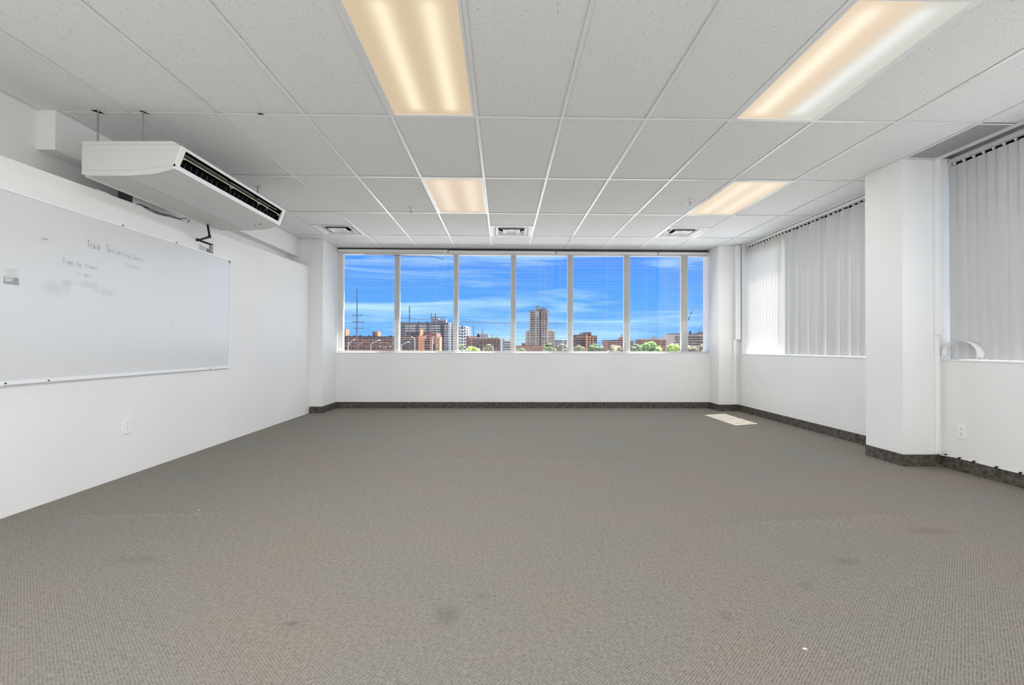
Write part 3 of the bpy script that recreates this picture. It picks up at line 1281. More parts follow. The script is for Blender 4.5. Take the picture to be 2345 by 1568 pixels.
# sprinklers
def sprinkler(x, y, label):
    th = thing('sprinkler_head', label, 'sprinkler', (x, y, CEIL), 'ceiling sprinkler heads')
    bm = bmesh.new()
    bm_tube(bm, [(0, 0, .002), (0, 0, -.004), (0, 0, -.010)], [.036, .036, .022], 20)
    o = obj('escutcheon', bm, M['white']); o.parent = th
    bm = bmesh.new()
    bm_tube(bm, [(0, 0, -.010), (0, 0, -.022)], .011, 10)
    o = obj('body', bm, M['steel']); o.parent = th
    bm = bmesh.new()
    bm_tube(bm, [(-.011, 0, -.02), (-.015, 0, -.035), (0, 0, -.052)], .003, 6)
    bm_tube(bm, [(.011, 0, -.02), (.015, 0, -.035), (0, 0, -.052)], .003, 6)
    o = obj('yoke', bm, M['steel']); o.parent = th
    bm = bmesh.new()
    bm_tube(bm, [(0, 0, -.052), (0, 0, -.055)], .017, 12)
    o = obj('deflector', bm, M['steel']); o.parent = th


sprinkler(-1.101, 5.64, 'small sprinkler head in the ceiling on the whiteboard side')
sprinkler(2.093, 5.25, 'small sprinkler head beside the cream ceiling light')

# ------------------------------------------------------------------ ceiling air unit
Y0U, Y1U = 3.30, 4.845
ac = thing('ceiling_air_unit', 'long light grey air conditioner hung on rods above the whiteboard', 'air conditioner', (-2.55, 4.07, 2.2))
prof = [(-2.905, 2.432), (-2.285, 2.440), (-2.222, 2.399), (-2.274, 2.262), (-2.279, 2.247), (-2.30, 2.238), (-2.414, 2.209), (-2.604, 2.195), (-2.87, 2.193), (-2.905, 2.203)]
# end caps
for nm, a, b2 in (('end_cap', Y0U, Y0U + .03), ('end_cap', Y1U - .03, Y1U)):
    bm = bmesh.new()
    bm_prism(bm, prof, 'Y', a, b2)
    obj(nm, bm, M['unit'], ac, .004)
# seam strips on the visible end cap
bm = bmesh.new()
pts = [(-2.904, 2.229), (-2.70, 2.229), (-2.50, 2.237), (-2.279, 2.268)]
pr = pts + [(p[0], p[1] + .0016) for p in reversed(pts)]
bm_prism(bm, pr, 'Y', Y0U - .0008, Y0U + .001)
pts = [(-2.904, 2.404), (-2.24, 2.412)]
pr = pts + [(p[0], p[1] + .0012) for p in reversed(pts)]
bm_prism(bm, pr, 'Y', Y0U - .0008, Y0U + .001)
obj('seam', bm, mat('grey_seam', (.40, .40, .39), .6), ac)
# shell: top, back, bottom front panel (no front: outlet)
bm = bmesh.new()
bm_box(bm, -2.900, -2.29, Y0U + .03, Y1U - .03, 2.428, 2.436)
bm_box(bm, -2.905, -2.897, Y0U + .03, Y1U - .03, 2.205, 2.43)
bm_prism(bm, [(-2.29, 2.436), (-2.285, 2.440), (-2.222, 2.399), (-2.228, 2.394)], 'Y', Y0U + .03, Y1U - .03)
obj('casing', bm, M['unit'], ac)
bm = bmesh.new()
bm_prism(bm, [(-2.279, 2.247), (-2.30, 2.238), (-2.414, 2.209), (-2.604, 2.195), (-2.612, 2.1945), (-2.612, 2.201), (-2.60, 2.202), (-2.41, 2.216), (-2.285, 2.252)], 'Y', Y0U + .03, Y1U - .03)
obj('bottom_panel', bm, M['unit'], ac)
bm = bmesh.new()
bm_box(bm, -2.87, -2.618, Y0U + .034, Y1U - .034, 2.1955, 2.202)
obj('intake_grille', bm, M['perf'], ac)
bm = bmesh.new()
bm_box(bm, -2.905, -2.87, Y0U + .03, Y1U - .03, 2.194, 2.206)
obj('rear_rail', bm, M['unit_trim'], ac)
# slanted outlet frame, plane through (-2.222,2.399) and (-2.274,2.262)
A_ = Vector((-2.222, 0, 2.399))
B_ = Vector((-2.274, 0, 2.262))
dn_ = (B_ - A_).normalized()
nn_ = Vector((-dn_.z, 0, dn_.x))
if nn_.x < 0:
    nn_ = -nn_


def slant_box(bm, s0, s1, y0, y1, d0, d1):
    vs = []
    for d in (d0, d1):
        for s in (s0, s1):
            for y in (y0, y1):
                p = A_ + dn_ * s + nn_ * d
                vs.append(bm.verts.new((p.x, y, p.z)))
    for f in ((0, 1, 3, 2), (4, 6, 7, 5), (0, 4, 5, 1), (2, 3, 7, 6), (0, 2, 6, 4), (1, 5, 7, 3)):
        bm.faces.new([vs[i] for i in f])


LEN = (B_ - A_).length
bm = bmesh.new()
slant_box(bm, -.004, .014, Y0U - .001, Y1U + .001, -.01, .004)
slant_box(bm, .014, LEN, Y0U - .001, Y0U + .042, -.01, .004)
slant_box(bm, .014, LEN, Y1U - .042, Y1U + .001, -.01, .004)
obj('outlet_frame', bm, M['unit_trim'], ac)
bm = bmesh.new()
slant_box(bm, LEN - .018, LEN + .014, Y0U - .001, Y1U + .001, -.008, .006)
obj('lower_lip', bm, M['unit_trim'], ac)
# dark throat
bm = bmesh.new()
bm_box(bm, -2.42, -2.40, Y0U + .03, Y1U - .03, 2.222, 2.428)
obj('throat', bm, M['dark'], ac)
bm = bmesh.new()
slant_box(bm, .018, LEN - .012, Y0U + .031, Y0U + .036, -.15, -.01)
slant_box(bm, .018, LEN - .012, Y1U - .036, Y1U - .031, -.15, -.01)
slant_box(bm, .012, .016, Y0U + .036, Y1U - .036, -.15, -.01)
slant_box(bm, LEN - .014, LEN - .010, Y0U + .036, Y1U - .036, -.15, -.01)
obj('throat_lining', bm, M['dark'], ac)
bm = bmesh.new()
p0 = A_ + dn_ * .062 + nn_ * -.012
bm_tube(bm, [(p0.x, Y0U + .05, p0.z), (p0.x, Y1U - .04, p0.z)], .0032, 8)
obj('vane_shaft', bm, M['gold'], ac)
bm = bmesh.new()
for yy in (Y0U + .06, Y0U + .66, Y0U + 1.10, Y1U - .06):
    q = A_ + dn_ * .078 + nn_ * -.018
    bm_tube(bm, [(p0.x, yy - .03, p0.z), (q.x, yy, q.z), (p0.x, yy + .03, p0.z)], .003, 6)
obj('shaft_arm', bm, M['gold'], ac)
for yy0, yy1 in ((Y0U + .05, Y0U + .60), (Y0U + .65, Y0U + 1.02), (Y0U + 1.07, Y1U - .10)):
    bm = bmesh.new()
    slant_box(bm, .028, .038, yy0, yy1, -.030, -.026)
    obj('horizontal_vane', bm, M['louver_grey'], ac)
lmat = mat('blue_black_louver', (.012, .013, .017), .35)
yy = Y0U + .12
k = 0
while yy < Y1U - .09:
    if not (k in (7, 14)):
        bm = bmesh.new()
        slant_box(bm, .085, LEN - .02, yy, yy + .003, -.07, -.022)
        o = obj('vertical_vane', bm, lmat, ac)
    yy += .062
    k += 1
bm = bmesh.new()
bm_box(bm, -2.50, -2.44, 4.74, 4.765, 2.2015, 2.2035)
# rating sticker on the bottom near the far end
bm.free()
bm = bmesh.new()
bm_prism(bm, [(-2.44, 2.2065), (-2.37, 2.2195), (-2.37, 2.2185), (-2.44, 2.2055)], 'Y', 4.66, 4.68)
obj('badge', bm, M['louver_grey'], ac)
for (x, y) in ((-2.83, 3.34), (-2.523, 3.345), (-2.523, 4.892)):
    yb_ = min(y, Y1U - .012)
    bm = bmesh.new()
    bm_tube(bm, [(x, yb_ if y < 4 else y, 2.43), (x, yb_ if y < 4 else y, CEIL + .02)], .0055, 8)
    obj('hanger_rod', bm, M['steel'], ac)
    bm = bmesh.new()
    bm_tube(bm, [(x, y, 2.436), (x, y, 2.444)], .012, 6)
    obj('hanger_nut', bm, M['steel'], ac)
bm = bmesh.new()
bm_box(bm, -2.545, -2.50, Y1U - .03, 4.905, 2.430, 2.4365)
obj('hanger_bracket', bm, M['steel'], ac)

# ------------------------------------------------------------------ things on and above the ledge
LZ = LEDGE(4.0)
th = thing('duct_box', 'plain light box standing on the ledge behind the air conditioner', 'duct', (-3.1, 4.1, LEDGE(3.9)))
bm = bmesh.new()
bm_box(bm, -3.12, -3.02, 3.888, 4.303, LEDGE(4.303) + .001, 2.388)
obj('body', bm, M['wall'], th, .003)
bm = bmesh.new()
bm_box(bm, -3.124, -3.016, 3.884, 3.894, LEDGE(4.303) + .001, 2.388)
obj('end_shade', bm, M['louver_grey'], th)  # dark sheet on the box end; its colour carries the recess shade
cb = thing('cable_bundle', 'loose bundle of thin black cables drooping over the ledge edge', 'cables', (-2.96, 3.88, LEDGE(3.88)))
for k, (dx, sag) in enumerate(((0, .004), (.006, .014), (.010, .026), (-.004, .020))):
    bm = bmesh.new()
    n = 14
    pts = []
    for i in range(n + 1):
        u_ = i / n
        y = 3.89 + (.45 + .02 * k) * u_
        pts.append((-2.952 + dx * .6 + .006 * math.sin(u_ * PI), y, LEDGE(y) + .006 - sag * math.sin(PI * min(1, u_ * 1.15)) * 1.0 + .003 * math.sin(u_ * 9 + k)))
    pts = [(-3.0, 3.875, LEDGE(3.875) + .006)] + pts
    bm_tube(bm, pts, .0022, 6)
    obj('cable_strand', bm, M['black'], cb)
bm = bmesh.new()
bm_box(bm, -2.985, -2.966, 3.50, 3.605, LEDGE(3.605) + .001, LEDGE(3.605) + .008)
tag(obj('paper_scrap', bm, M['white']), 'small white strip lying on the ledge under the air conditioner', 'scrap')
bm = bmesh.new()
bm_tube(bm, [(-2.975, 4.505, LEDGE(4.505) + .007), (-2.99, 4.565, LEDGE(4.56) + .062)], .0045, 6)
bm_tube(bm, [(-2.99, 4.565, LEDGE(4.56) + .062), (-3.255, 4.575, LEDGE(4.56) + .062)], .0045, 6)
tag(obj('metal_rod', bm, M['steel']), 'short grey metal rod leaning on the ledge above the whiteboard', 'rod')

# black articulated arm
arm = thing('bracket_arm', 'black folding bracket arm on the wall below the air conditioner', 'bracket', (XL, 4.63, 2.05))
bm = bmesh.new()
bm_prism(bm, [(4.606, 2.030), (4.606, 2.062), (4.63, 2.052), (4.634, 2.043)], 'X', XL, XL + .018)
obj('wall_plate', bm, M['black'], arm)
bm = bmesh.new()
bm_tube(bm, [(-2.948, 4.628, 2.048), (-2.80, 4.555, 2.063)], [.009, .011], 8)
obj('lower_arm', bm, M['black'], arm)
bm = bmesh.new()
bm_tube(bm, [(-2.80, 4.553, 2.052), (-2.80, 4.553, 2.078)], .014, 10)
obj('elbow', bm, M['black'], arm)
bm = bmesh.new()
bm_tube(bm, [(-2.80, 4.555, 2.065), (-2.86, 4.62, 2.192)], .010, 8)
obj('upper_arm', bm, M['black'], arm)

# hatch in the wall with papers inside
hb = thing('wall_hatch', 'open black wall box with papers tucked in above the whiteboard corner', 'wall box', (XL - .1, 4.77, 1.9))
bm = bmesh.new()
bm_box(bm, XL - .12, XL - .115, HY0, HY1, HZ0, HZ1)
bm_box(bm, XL - .12, XL - .002, HY0, HY0 + .004, HZ0, HZ1)
bm_box(bm, XL - .12, XL - .002, HY0, HY1, HZ0, HZ0 + .004)
bm_box(bm, XL - .12, XL - .002, HY0, HY1, HZ1 - .004, HZ1)
obj('box_lining', bm, M['dark'], hb)
bm = bmesh.new()
bm_box(bm, XL - .12, XL + .003, HY1 - .022, HY1 - .004, HZ0, HZ1)
obj('side_plate', bm, M['alu'], hb)
bm = bmesh.new()
bm_box(bm, XL - .006, XL + .002, HY0, HY1, HZ1 - .004, HZ1 + .002)
obj('top_edge', bm, M['louver_grey'], hb)
th = thing('paper_leaflet', 'blue and white leaflet standing in the wall box', 'leaflet', (XL - .02, 4.72, 1.9))
bm = bmesh.new()
bm_prism(bm, [(4.656, 1.905), (4.79, 1.905), (4.81, 2.012), (4.656, 2.022)], 'X', XL - .022, XL - .020)
obj('sheet', bm, mat('pale_blue_sheet', (.50, .56, .66), .5), th)
bm = bmesh.new()
bm_prism(bm, [(4.656, 1.962), (4.73, 1.945), (4.797, 1.950), (4.79, 1.905), (4.656, 1.905)], 'X', XL - .0198, XL - .0192)
obj('printed_band', bm, M['blue_print'], th)
bm = bmesh.new()
bm_prism(bm, [(4.658, 2.018), (4.835, 2.000), (4.835, 2.046), (4.658, 2.046)], 'X', XL - .017, XL - .0155)
tag(obj('paper_note', bm, M['paper']), 'blank cream paper strip at the top of the wall box', 'paper')

# ------------------------------------------------------------------ whiteboard
WY0, WY1, WZ0, WZ1 = 2.72, 5.157, .787, 1.955
wb_ = thing('whiteboard', 'large whiteboard in a thin aluminium frame with faded marker writing', 'whiteboard', (XL, 3.94, WZ0))
XB = XL + .014
bm = bmesh.new()
bm_box(bm, XL + .001, XB, WY0 + .012, WY1 - .012, WZ0 + .01, WZ1 - .01)
obj('board_panel', bm, M['board'], wb_)
bm = bmesh.new()
fw = .016
bm_box(bm, XL + .001, XB + .006, WY0, WY1, WZ1 - fw, WZ1)
bm_box(bm, XL + .001, XB + .006, WY0, WY0 + fw, WZ0 + .02, WZ1 - fw)
bm_box(bm, XL + .001, XB + .006, WY1 - .012, WY1, WZ0 + .02, WZ1 - fw)
obj('frame', bm, M['alu'], wb_, .002)
bm = bmesh.new()
bm_box(bm, XL + .001, XB + .010, WY0, WY1, WZ0, WZ0 + .022)
obj('bottom_rail', bm, M['alu'], wb_, .002)
for (y, z) in ((2.85, WZ0 + .012), (3.115, WZ0 + .010), (4.80, WZ0 + .011), (3.70, WZ1 - .004), (4.30, WZ1 - .006)):
    bm = bmesh.new()
    bm_tube(bm, [(XB + .006, y, z), (XB + .0125, y, z)], .0055, 8)
    obj('screw', bm, M['slot'], wb_)
bm = bmesh.new()
bm_box(bm, XB + .010, XB + .013, 2.74, 2.835, WZ0 - .002, WZ0 + .014)
obj('tray_clip', bm, M['alu'], wb_)
for zc, s in ((WZ1 - fw, -1), (WZ0 + .022, 1)):
    bm = bmesh.new()
    bm_prism(bm, [(WY1 - .012, zc), (WY1 - .030, zc), (WY1 - .012, zc + s * .030)], 'X', XB, XB + .0055)
    obj('corner_piece', bm, M['louver_grey'] if s < 0 else M['alu'], wb_)

# marker handwriting as thin strokes
GL = {
    'T': [[(-.1, .95), (.1, 1.03), (.4, .95), (.75, 1.05)], [(.35, .95), (.38, 0)]],
    'r': [[(.1, .5), (.12, 0)], [(.12, .35), (.3, .5), (.45, .45)]],
    'a': [[(.5, .45), (.2, .5), (.08, .2), (.2, 0), (.45, .1), (.5, .45), (.55, 0)]],
    'c': [[(.5, .42), (.25, .5), (.1, .25), (.2, 0), (.5, .06)]],
    'k': [[(.1, .9), (.12, 0)], [(.5, .5), (.14, .22), (.55, 0)]],
    'I': [[(.0, 1), (.6, .97)], [(.3, .98), (.32, .02)], [(.02, .02), (.62, 0)]],
    'n': [[(.08, .5), (.1, 0)], [(.1, .35), (.3, .5), (.42, .4), (.45, 0)]],
    's': [[(.45, .45), (.2, .5), (.15, .35), (.42, .2), (.35, 0), (.08, .05)]],
    't': [[(.25, .85), (.27, .05), (.4, 0)], [(.05, .55), (.45, .58)]],
    'i': [[(.2, .5), (.22, 0)]],
    'm': [[(.05, .5), (.07, 0)], [(.07, .4), (.22, .5), (.28, .0)], [(.28, .4), (.42, .5), (.48, 0)]],
    'y': [[(.08, .5), (.2, .1), (.35, .05)], [(.48, .5), (.35, -.35), (.3, -.4)]],
    'g': [[(.45, .45), (.15, .45), (.1, .1), (.4, .05), (.45, .45), (.42, -.3), (.1, -.35)]],
    'G': [[(.6, .85), (.25, .95), (.05, .5), (.2, .05), (.55, .1), (.58, .42), (.35, .42)]],
    'e': [[(.1, .25), (.45, .3), (.4, .5), (.15, .45), (.1, .15), (.25, 0), (.5, .08)]],
    'V': [[(0, 1), (.3, 0), (.6, 1)]],
    'w': [[(.05, .5), (.15, 0), (.28, .4), (.4, 0), (.5, .5)]],
    'f': [[(.45, .85), (.25, .8), (.22, 0)], [(.05, .45), (.42, .47)]],
    'o': [[(.3, .5), (.08, .3), (.2, 0), (.45, .1), (.45, .4), (.3, .5)]],
    'd': [[(.45, .9), (.46, 0)], [(.45, .4), (.15, .45), (.1, .1), (.44, .08)]],
    'C': [[(.6, .85), (.25, .95), (.05, .5), (.2, .05), (.6, .1)]],
    'l': [[(.2, .9), (.22, 0)]],
    'u': [[(.08, .5), (.12, .05), (.4, .05), (.45, .5), (.5, 0)]],
    '3': [[(.05, .95), (.5, .92), (.25, .55), (.5, .3), (.3, 0), (.05, .08)]],
    '1': [[(.25, .95), (.27, 0)]],
    '8': [[(.5, .8), (.15, .85), (.4, .45), (.5, .15), (.2, .02), (.15, .3), (.5, .8)]],
    '-': [[(.1, .4), (.5, .42)]],
}


def write(text, y, z, width, h, m, r=.0013, slope=0.0):
    bm = bmesh.new()
    step = width / len(text)
    for i, ch in enumerate(text):
        if ch == ' ':
            continue
        for st in GL[ch]:
            P = [(y + step * i + p[0] * step * 1.25, z + slope * step * i + p[1] * h) for p in st]
            for a, b2 in zip(P[:-1], P[1:]):
                d = Vector((b2[0] - a[0], b2[1] - a[1]))
                if d.length < 1e-6:
                    continue
                n_ = Vector((-d.y, d.x)).normalized() * r
                dd = d.normalized() * r * .6
                q = [(a[0] - dd.x + n_.x, a[1] - dd.y + n_.y), (b2[0] + dd.x + n_.x, b2[1] + dd.y + n_.y), (b2[0] + dd.x - n_.x, b2[1] + dd.y - n_.y), (a[0] - dd.x - n_.x, a[1] - dd.y - n_.y)]
                bm.faces.new([bm.verts.new((XB + .0006, qq[0], qq[1])) for qq in q])
    obj('marker_writing', bm, m, wb_)


K = [mat('marker_' + n, (v, v, v * 1.01), .4) for n, v in (('dark', .24), ('mid', .31), ('faded', .42), ('pale', .50), ('ghost', .55))]
write('Track', 3.398, 1.722, .115, .050, K[0], .0013, -.03)
write('Ins', 3.560, 1.722, .075, .048, K[0], .0013, -.03)
write('tan', 3.634, 1.720, .060, .045, K[2], .0012, -.03)
write('ning', 3.692, 1.718, .100, .045, K[2], .0012, -.03)
write('Gears', 3.815, 1.712, .115, .038, K[3], .0013, -.03)
write('Views for', 3.216, 1.578, .150, .036, K[3], .0012, -.02)
write('Videos', 3.385, 1.574, .105, .034, K[3], .0012, -.02)
write('Content', 3.748, 1.640, .150, .038, K[3], .0010, -.04)
write('318', 4.122, 1.650, .070, .032, K[2], .0011, -.02)
write('in gen', 3.31, 1.51, .13, .030, K[4], .0012)
write('- -', 3.10, 1.56, .07, .03, K[3], .001)
write('-', 3.14, 1.525, .045, .03, K[3], .001)
write('-', 4.30, 1.685, .02, .02, K[1], .0012)
write('11', 4.52, 1.56, .04, .03, K[3], .001)

# card and notice stuck on the whiteboard
cdn = thing('sticker_card', 'small white card with a dark bird-like mark stuck on the whiteboard', 'card', (XB, 3.09, 1.7))
bm = bmesh.new()
bm_prism(bm, [(3.053, 1.721), (3.122, 1.736), (3.127, 1.686), (3.057, 1.675)], 'X', XB + .0002, XB + .0014)
obj('sheet', bm, mat('card_white', (.66, .66, .67), .6), cdn)
bm = bmesh.new()
cx_, cz_ = 3.0665, 1.708
for pl in (((0, -.002), (.0035, -.0035), (.0065, -.0075), (.004, -.009)), ((.0065, .0035), (.009, .0055), (.0125, .001), (.010, -.002)), ((.012, -.001), (.0145, -.004), (.0145, -.009), (.013, -.006))):
    bm.faces.new([bm.verts.new((XB + .0019, cx_ + p[0], cz_ + p[1])) for p in pl])
obj('logo_mark', bm, mat('logo_black', (.03, .03, .03), .5), cdn)
bm = bmesh.new()
bm.faces.new([bm.verts.new((XB + .0019, a, b2)) for a, b2 in ((3.086, 1.7085), (3.108, 1.7100), (3.108, 1.7055), (3.086, 1.704))])
obj('logo_word', bm, mat('logo_grey', (.25, .25, .25), .5), cdn)
ntc = thing('paper_notice', 'white notice with a slate blue picture at its foot, on the whiteboard edge', 'notice', (XB, 2.89, 1.43))
bm = bmesh.new()
bm_prism(bm, [(2.851, 1.486), (2.921, 1.488), (2.922, 1.436), (2.847, 1.430)], 'X', XB + .0002, XB + .0014)
obj('upper_sheet', bm, mat('notice_white', (.68, .70, .71), .6), ntc)
bm = bmesh.new()
bm_prism(bm, [(2.845, 1.434), (2.926, 1.432), (2.929, 1.389), (2.842, 1.389)], 'X', XB + .0015, XB + .0026)
obj('lower_sheet', bm, M['blue_print'], ntc)
bm = bmesh.new()
bm_prism(bm, [(2.846, 1.432), (2.896, 1.432), (2.888, 1.404), (2.845, 1.400)], 'X', XB + .0027, XB + .0031)
obj('pale_photo', bm, mat('notice_photo', (.55, .57, .54), .6), ntc)
bm = bmesh.new()
for (ya_, yb_, z_) in ((2.860, 2.917, 1.479), (2.858, 2.905, 1.446), (2.870, 2.90, 1.468), (2.868, 2.895, 1.461)):
    bm.faces.new([bm.verts.new((XB + .0018, a, b2)) for a, b2 in ((ya_, z_), (yb_, z_ - .001), (yb_, z_ - .0022), (ya_, z_ - .0012))])
obj('text_line', bm, M['ink'], ntc)

# little bits on the carpet
for (x, y, s, lab) in ((1.027, 1.593, .006, 'tiny white crumb on the carpet in front of the side windows'), (-1.892, 2.991, .004, 'tiny white fleck on the carpet near the ledge wall')):
    bm = bmesh.new()
    bmesh.ops.create_icosphere(bm, subdivisions=1, radius=s)
    for v in bm.verts:
        v.co.x *= 1.5
        v.co.z *= .5
        v.co += Vector((random.uniform(-1, 1), random.uniform(-1, 1), 0)) * s * .2
    o = obj('crumb', bm, M['paper'], loc=(x, y, s * .4))
    tag(o, lab, 'crumb')

# ================================================================== OUTSIDE
HOR = 793.0


def at(px, py, Y):
    """world point at distance Y whose direction from the camera is that of picture point (px, py)"""
    a = (px - CW / 2) / FPX
    b2 = (py - CH / 2) / FPX
    d = _f + _r * a - _u * b2
    return Vector((0, 0, CAM_H)) + d * (Y / d.y)


GZ = -8.0
bm = bmesh.new()
bm_box(bm, -900, 1100, 8.4, 1500, GZ - 1, GZ)
struct(obj('ground', bm, M['ground']), 'pale ground beyond the window')


def block(bm, px0, px1, pyt, Y, depth, zb=GZ):
    a = at(px0, pyt, Y)
    b2 = at(px1, pyt, Y)
    bm_box(bm, a.x, b2.x, Y, Y + depth, zb, a.z)
    return a.x, b2.x, a.z


def building(name, label, Y, parts):
    """parts: list of (part_name, material, [(px0,px1,pyt,dY,depth,zbottom_py or None)])"""
    xs_ = [p for pt in parts for q in pt[2] for p in q[:2]]
    c = at(sum(xs_) / len(xs_), HOR, Y)
    th = thing(name, label, 'building', (c.x, Y, GZ))
    for nm, m, rects in parts:
        bm = bmesh.new()
        for q in rects:
            px0, px1, pyt, dY, dep = q[:5]
            zb = at(px0, q[5], Y + dY).z if len(q) > 5 and q[5] is not None else GZ
            block(bm, px0, px1, pyt, Y + dY, dep, zb)
        o = obj(nm, bm, m, th)
        if nm in ('windows', 'balconies', 'roof_details'):
            o['kind'] = 'stuff'
    return th


def win_grid(px0, px1, nx_, py0, py1, ny_, fw=.5, fh=.5, dY=-.15, skip=0, seed=1):
    R = random.Random(seed)
    out = []
    for j in range(ny_):
        for i in range(nx_):
            if R.random() < skip:
                continue
            w = (px1 - px0) / nx_
            h = (py1 - py0) / ny_
            x = px0 + w * i + w * (1 - fw) / 2
            y = py0 + h * j + h * (1 - fh) / 2
            out.append((x, x + w * fw, y, dY, .3, y + h * fh))
    return out


def bands(px0, px1, py0, py1, n, fh, dY, dep):
    h = (py1 - py0) / n
    return [(px0, px1, py0 + h * j + h * (1 - fh), dY, dep, py0 + h * (j + 1)) for j in range(n)]


# 1 long brown block
building('apartment_block', 'long low brown brick block behind the tallest utility pole', 210, [
    ('wall', M['brick'], [(783, 912, 771, 0, 14)]),
    ('roof_edge', M['roofing'], [(782, 913, 769.4, -.4, 15, 771.2)]),
    ('penthouse', M['brick_orange'], [(853, 864.5, 758.5, 3, 6, 770)]),
    ('penthouse_side', M['brick'], [(853, 859.5, 759, 2.8, 6, 770)]),
    ('chimney', M['brick_orange'], [(784, 791.5, 753.5, 2, 5, 770)]),
    ('windows', M['dark_glass'], win_grid(788, 910, 15, 772.5, 776.5, 1, .62, .75, -.2, .15, 2) + win_grid(788, 910, 15, 779, 783, 1, .6, .6, -.2, .2, 3) + win_grid(788, 910, 15, 786, 790, 1, .6, .6, -.2, .2, 4) + win_grid(788, 910, 15, 793, 800, 1, .5, .7, -.2, .2, 5)),
    ('balconies', M['concrete'], win_grid(790, 908, 8, 783, 786, 1, .45, .5, -1.0, .3, 6) + [(868, 873, 791, -1.2, 1, 794), (882, 884, 791, -1.2, 1, 795), (890.5, 896, 791, -1.2, 1, 794)]),
    ('roof_details', M['roofing'], [(795, 799, 768, 2, 2, 770), (809, 812, 768, 2, 2, 770), (822, 827, 767.5, 2, 2, 770), (843, 847, 767.5, 2, 2, 770), (892, 896, 767.5, 2, 2, 770)]),
])
# 2 orange stepped block
building('apartment_block', 'orange and brown brick block with tall plain orange shafts', 170, [
    ('wall', M['brick'], [(912, 960, 771, 0, 12), (930, 1000, 762, 4, 12), (972, 987, 776, 0, 12)]),
    ('shaft', M['brick_orange'], [(958, 971.5, 768, -1.5, 4), (960.5, 963.8, 753.5, -1.8, 5), (985, 991.5, 770.5, -1.5, 4), (998, 1007, 771, -1.5, 6)]),
    ('roof_edge', M['roofing'], [(911, 960, 769.6, -.2, 12, 771.2), (930, 985, 760.8, 3.8, 12, 762.2)]),
    ('windows', M['dark_glass'], bands(916, 957, 773, 801, 6, .42, -.1, .3) + bands(937, 960, 763, 771, 2, .5, 3.9, .3) + bands(965, 985, 763, 801, 7, .42, -.2, .3) + bands(991.5, 998, 771, 801, 6, .6, -.6, .3) + win_grid(999, 1006, 2, 775, 801, 4, .4, .4, -1.6, .1, 8)),
    ('balconies', M['concrete'], bands(916, 957, 773, 801, 6, .12, -1.2, 1.0) + bands(972, 985, 763, 801, 7, .12, -1.2, 1.0)),
])
# 3 grey balcony block
gp = []
for j in range(11):
    y = 741.5 + j * 5.5
    gp += [(918, 927.5, y + 1.4, -.4, 1, y + 4.6), (952, 960, y + 1.4, -.4, 1, y + 4.6), (976.5, 984, y + 1.4, -.4, 1, y + 4.6), (1009, 1017, y + .6, -.4, 1, y + 5.2), (986, 996, y + 1.5, -.3, 1, y + 3.8), (998, 1008, y + 1.5, -.3, 1, y + 3.8)]
building('apartment_tower', 'wide grey apartment slab with stacked balconies and a white roof box', 520, [
    ('wall', M['grey_wall'], [(915, 1026, 740, 0, 20)]),
    ('roof_edge', M['roofing'], [(914, 1025.5, 738.2, -2.5, 22, 740.5)]),
    ('penthouse', M['concrete'], [(988.5, 1004, 727.5, 6, 10, 739), (1004, 1021.5, 731, 6, 10, 739)]),
    ('penthouse_bands', M['grey_wall'], [(988.5, 1004, 730, 5.7, 1, 731), (988.5, 1021.5, 735, 5.7, 1, 736)]),
    ('white_end', M['white_wall'], [(1026, 1031.5, 739.5, -1, 20)]),
    ('side_wing', M['grey_wall'], [(1031.5, 1040, 740, 4, 16)]),
    ('windows', M['dark_glass'], gp + win_grid(1026.5, 1031, 1, 741, 801, 11, .35, .4, -1.3, 0, 1) + bands(1032.5, 1039, 741, 801, 11, .45, 3.7, 1)),
    ('balconies', M['concrete'], bands(928, 951, 741.5, 802, 11, .34, -2.2, 1.5) + bands(961, 976, 741.5, 802, 11, .34, -2.2, 1.5) + bands(985, 1008, 741.5, 802, 11, .42, -2.2, 1.5) + bands(1018, 1025, 741.5, 802, 11, .42, -2.2, 1.5) + bands(1032, 1040, 741.5, 802, 11, .36, 2.5, 1.2)),
    ('roof_details', M['roofing'], [(919, 922, 736.8, 3, 2, 739), (936, 939, 737, 3, 2, 739), (957, 961, 736.6, 3, 2, 739), (975, 980, 736.4, 3, 2, 739)]),
])
building('apartment_tower', 'white apartment tower with round dark balcony openings and a rounded end', 500, [
    ('wall', M['white_wall'], [(1044, 1067.5, 746, 0, 18)]),
    ('dark_core', M['dark_glass'], [(1056.3, 1060.3, 746.5, -.3, 2)]),
    ('rounded_end', M['concrete'], [(1062, 1071, 747.5, 5, 14)]),
    ('windows', M['dark_glass'], win_grid(1049, 1055.5, 1, 747, 802, 8, .75, .5, -.4, 0, 3) + win_grid(1062, 1066.5, 1, 747, 802, 8, .75, .5, -.4, 0, 3)),
    ('balconies', M['white_wall'], bands(1055.5, 1062, 750, 802, 8, .36, -1.4, 1.6) + bands(1061, 1076.5, 746, 773, 6, .34, 3, 9)),
])
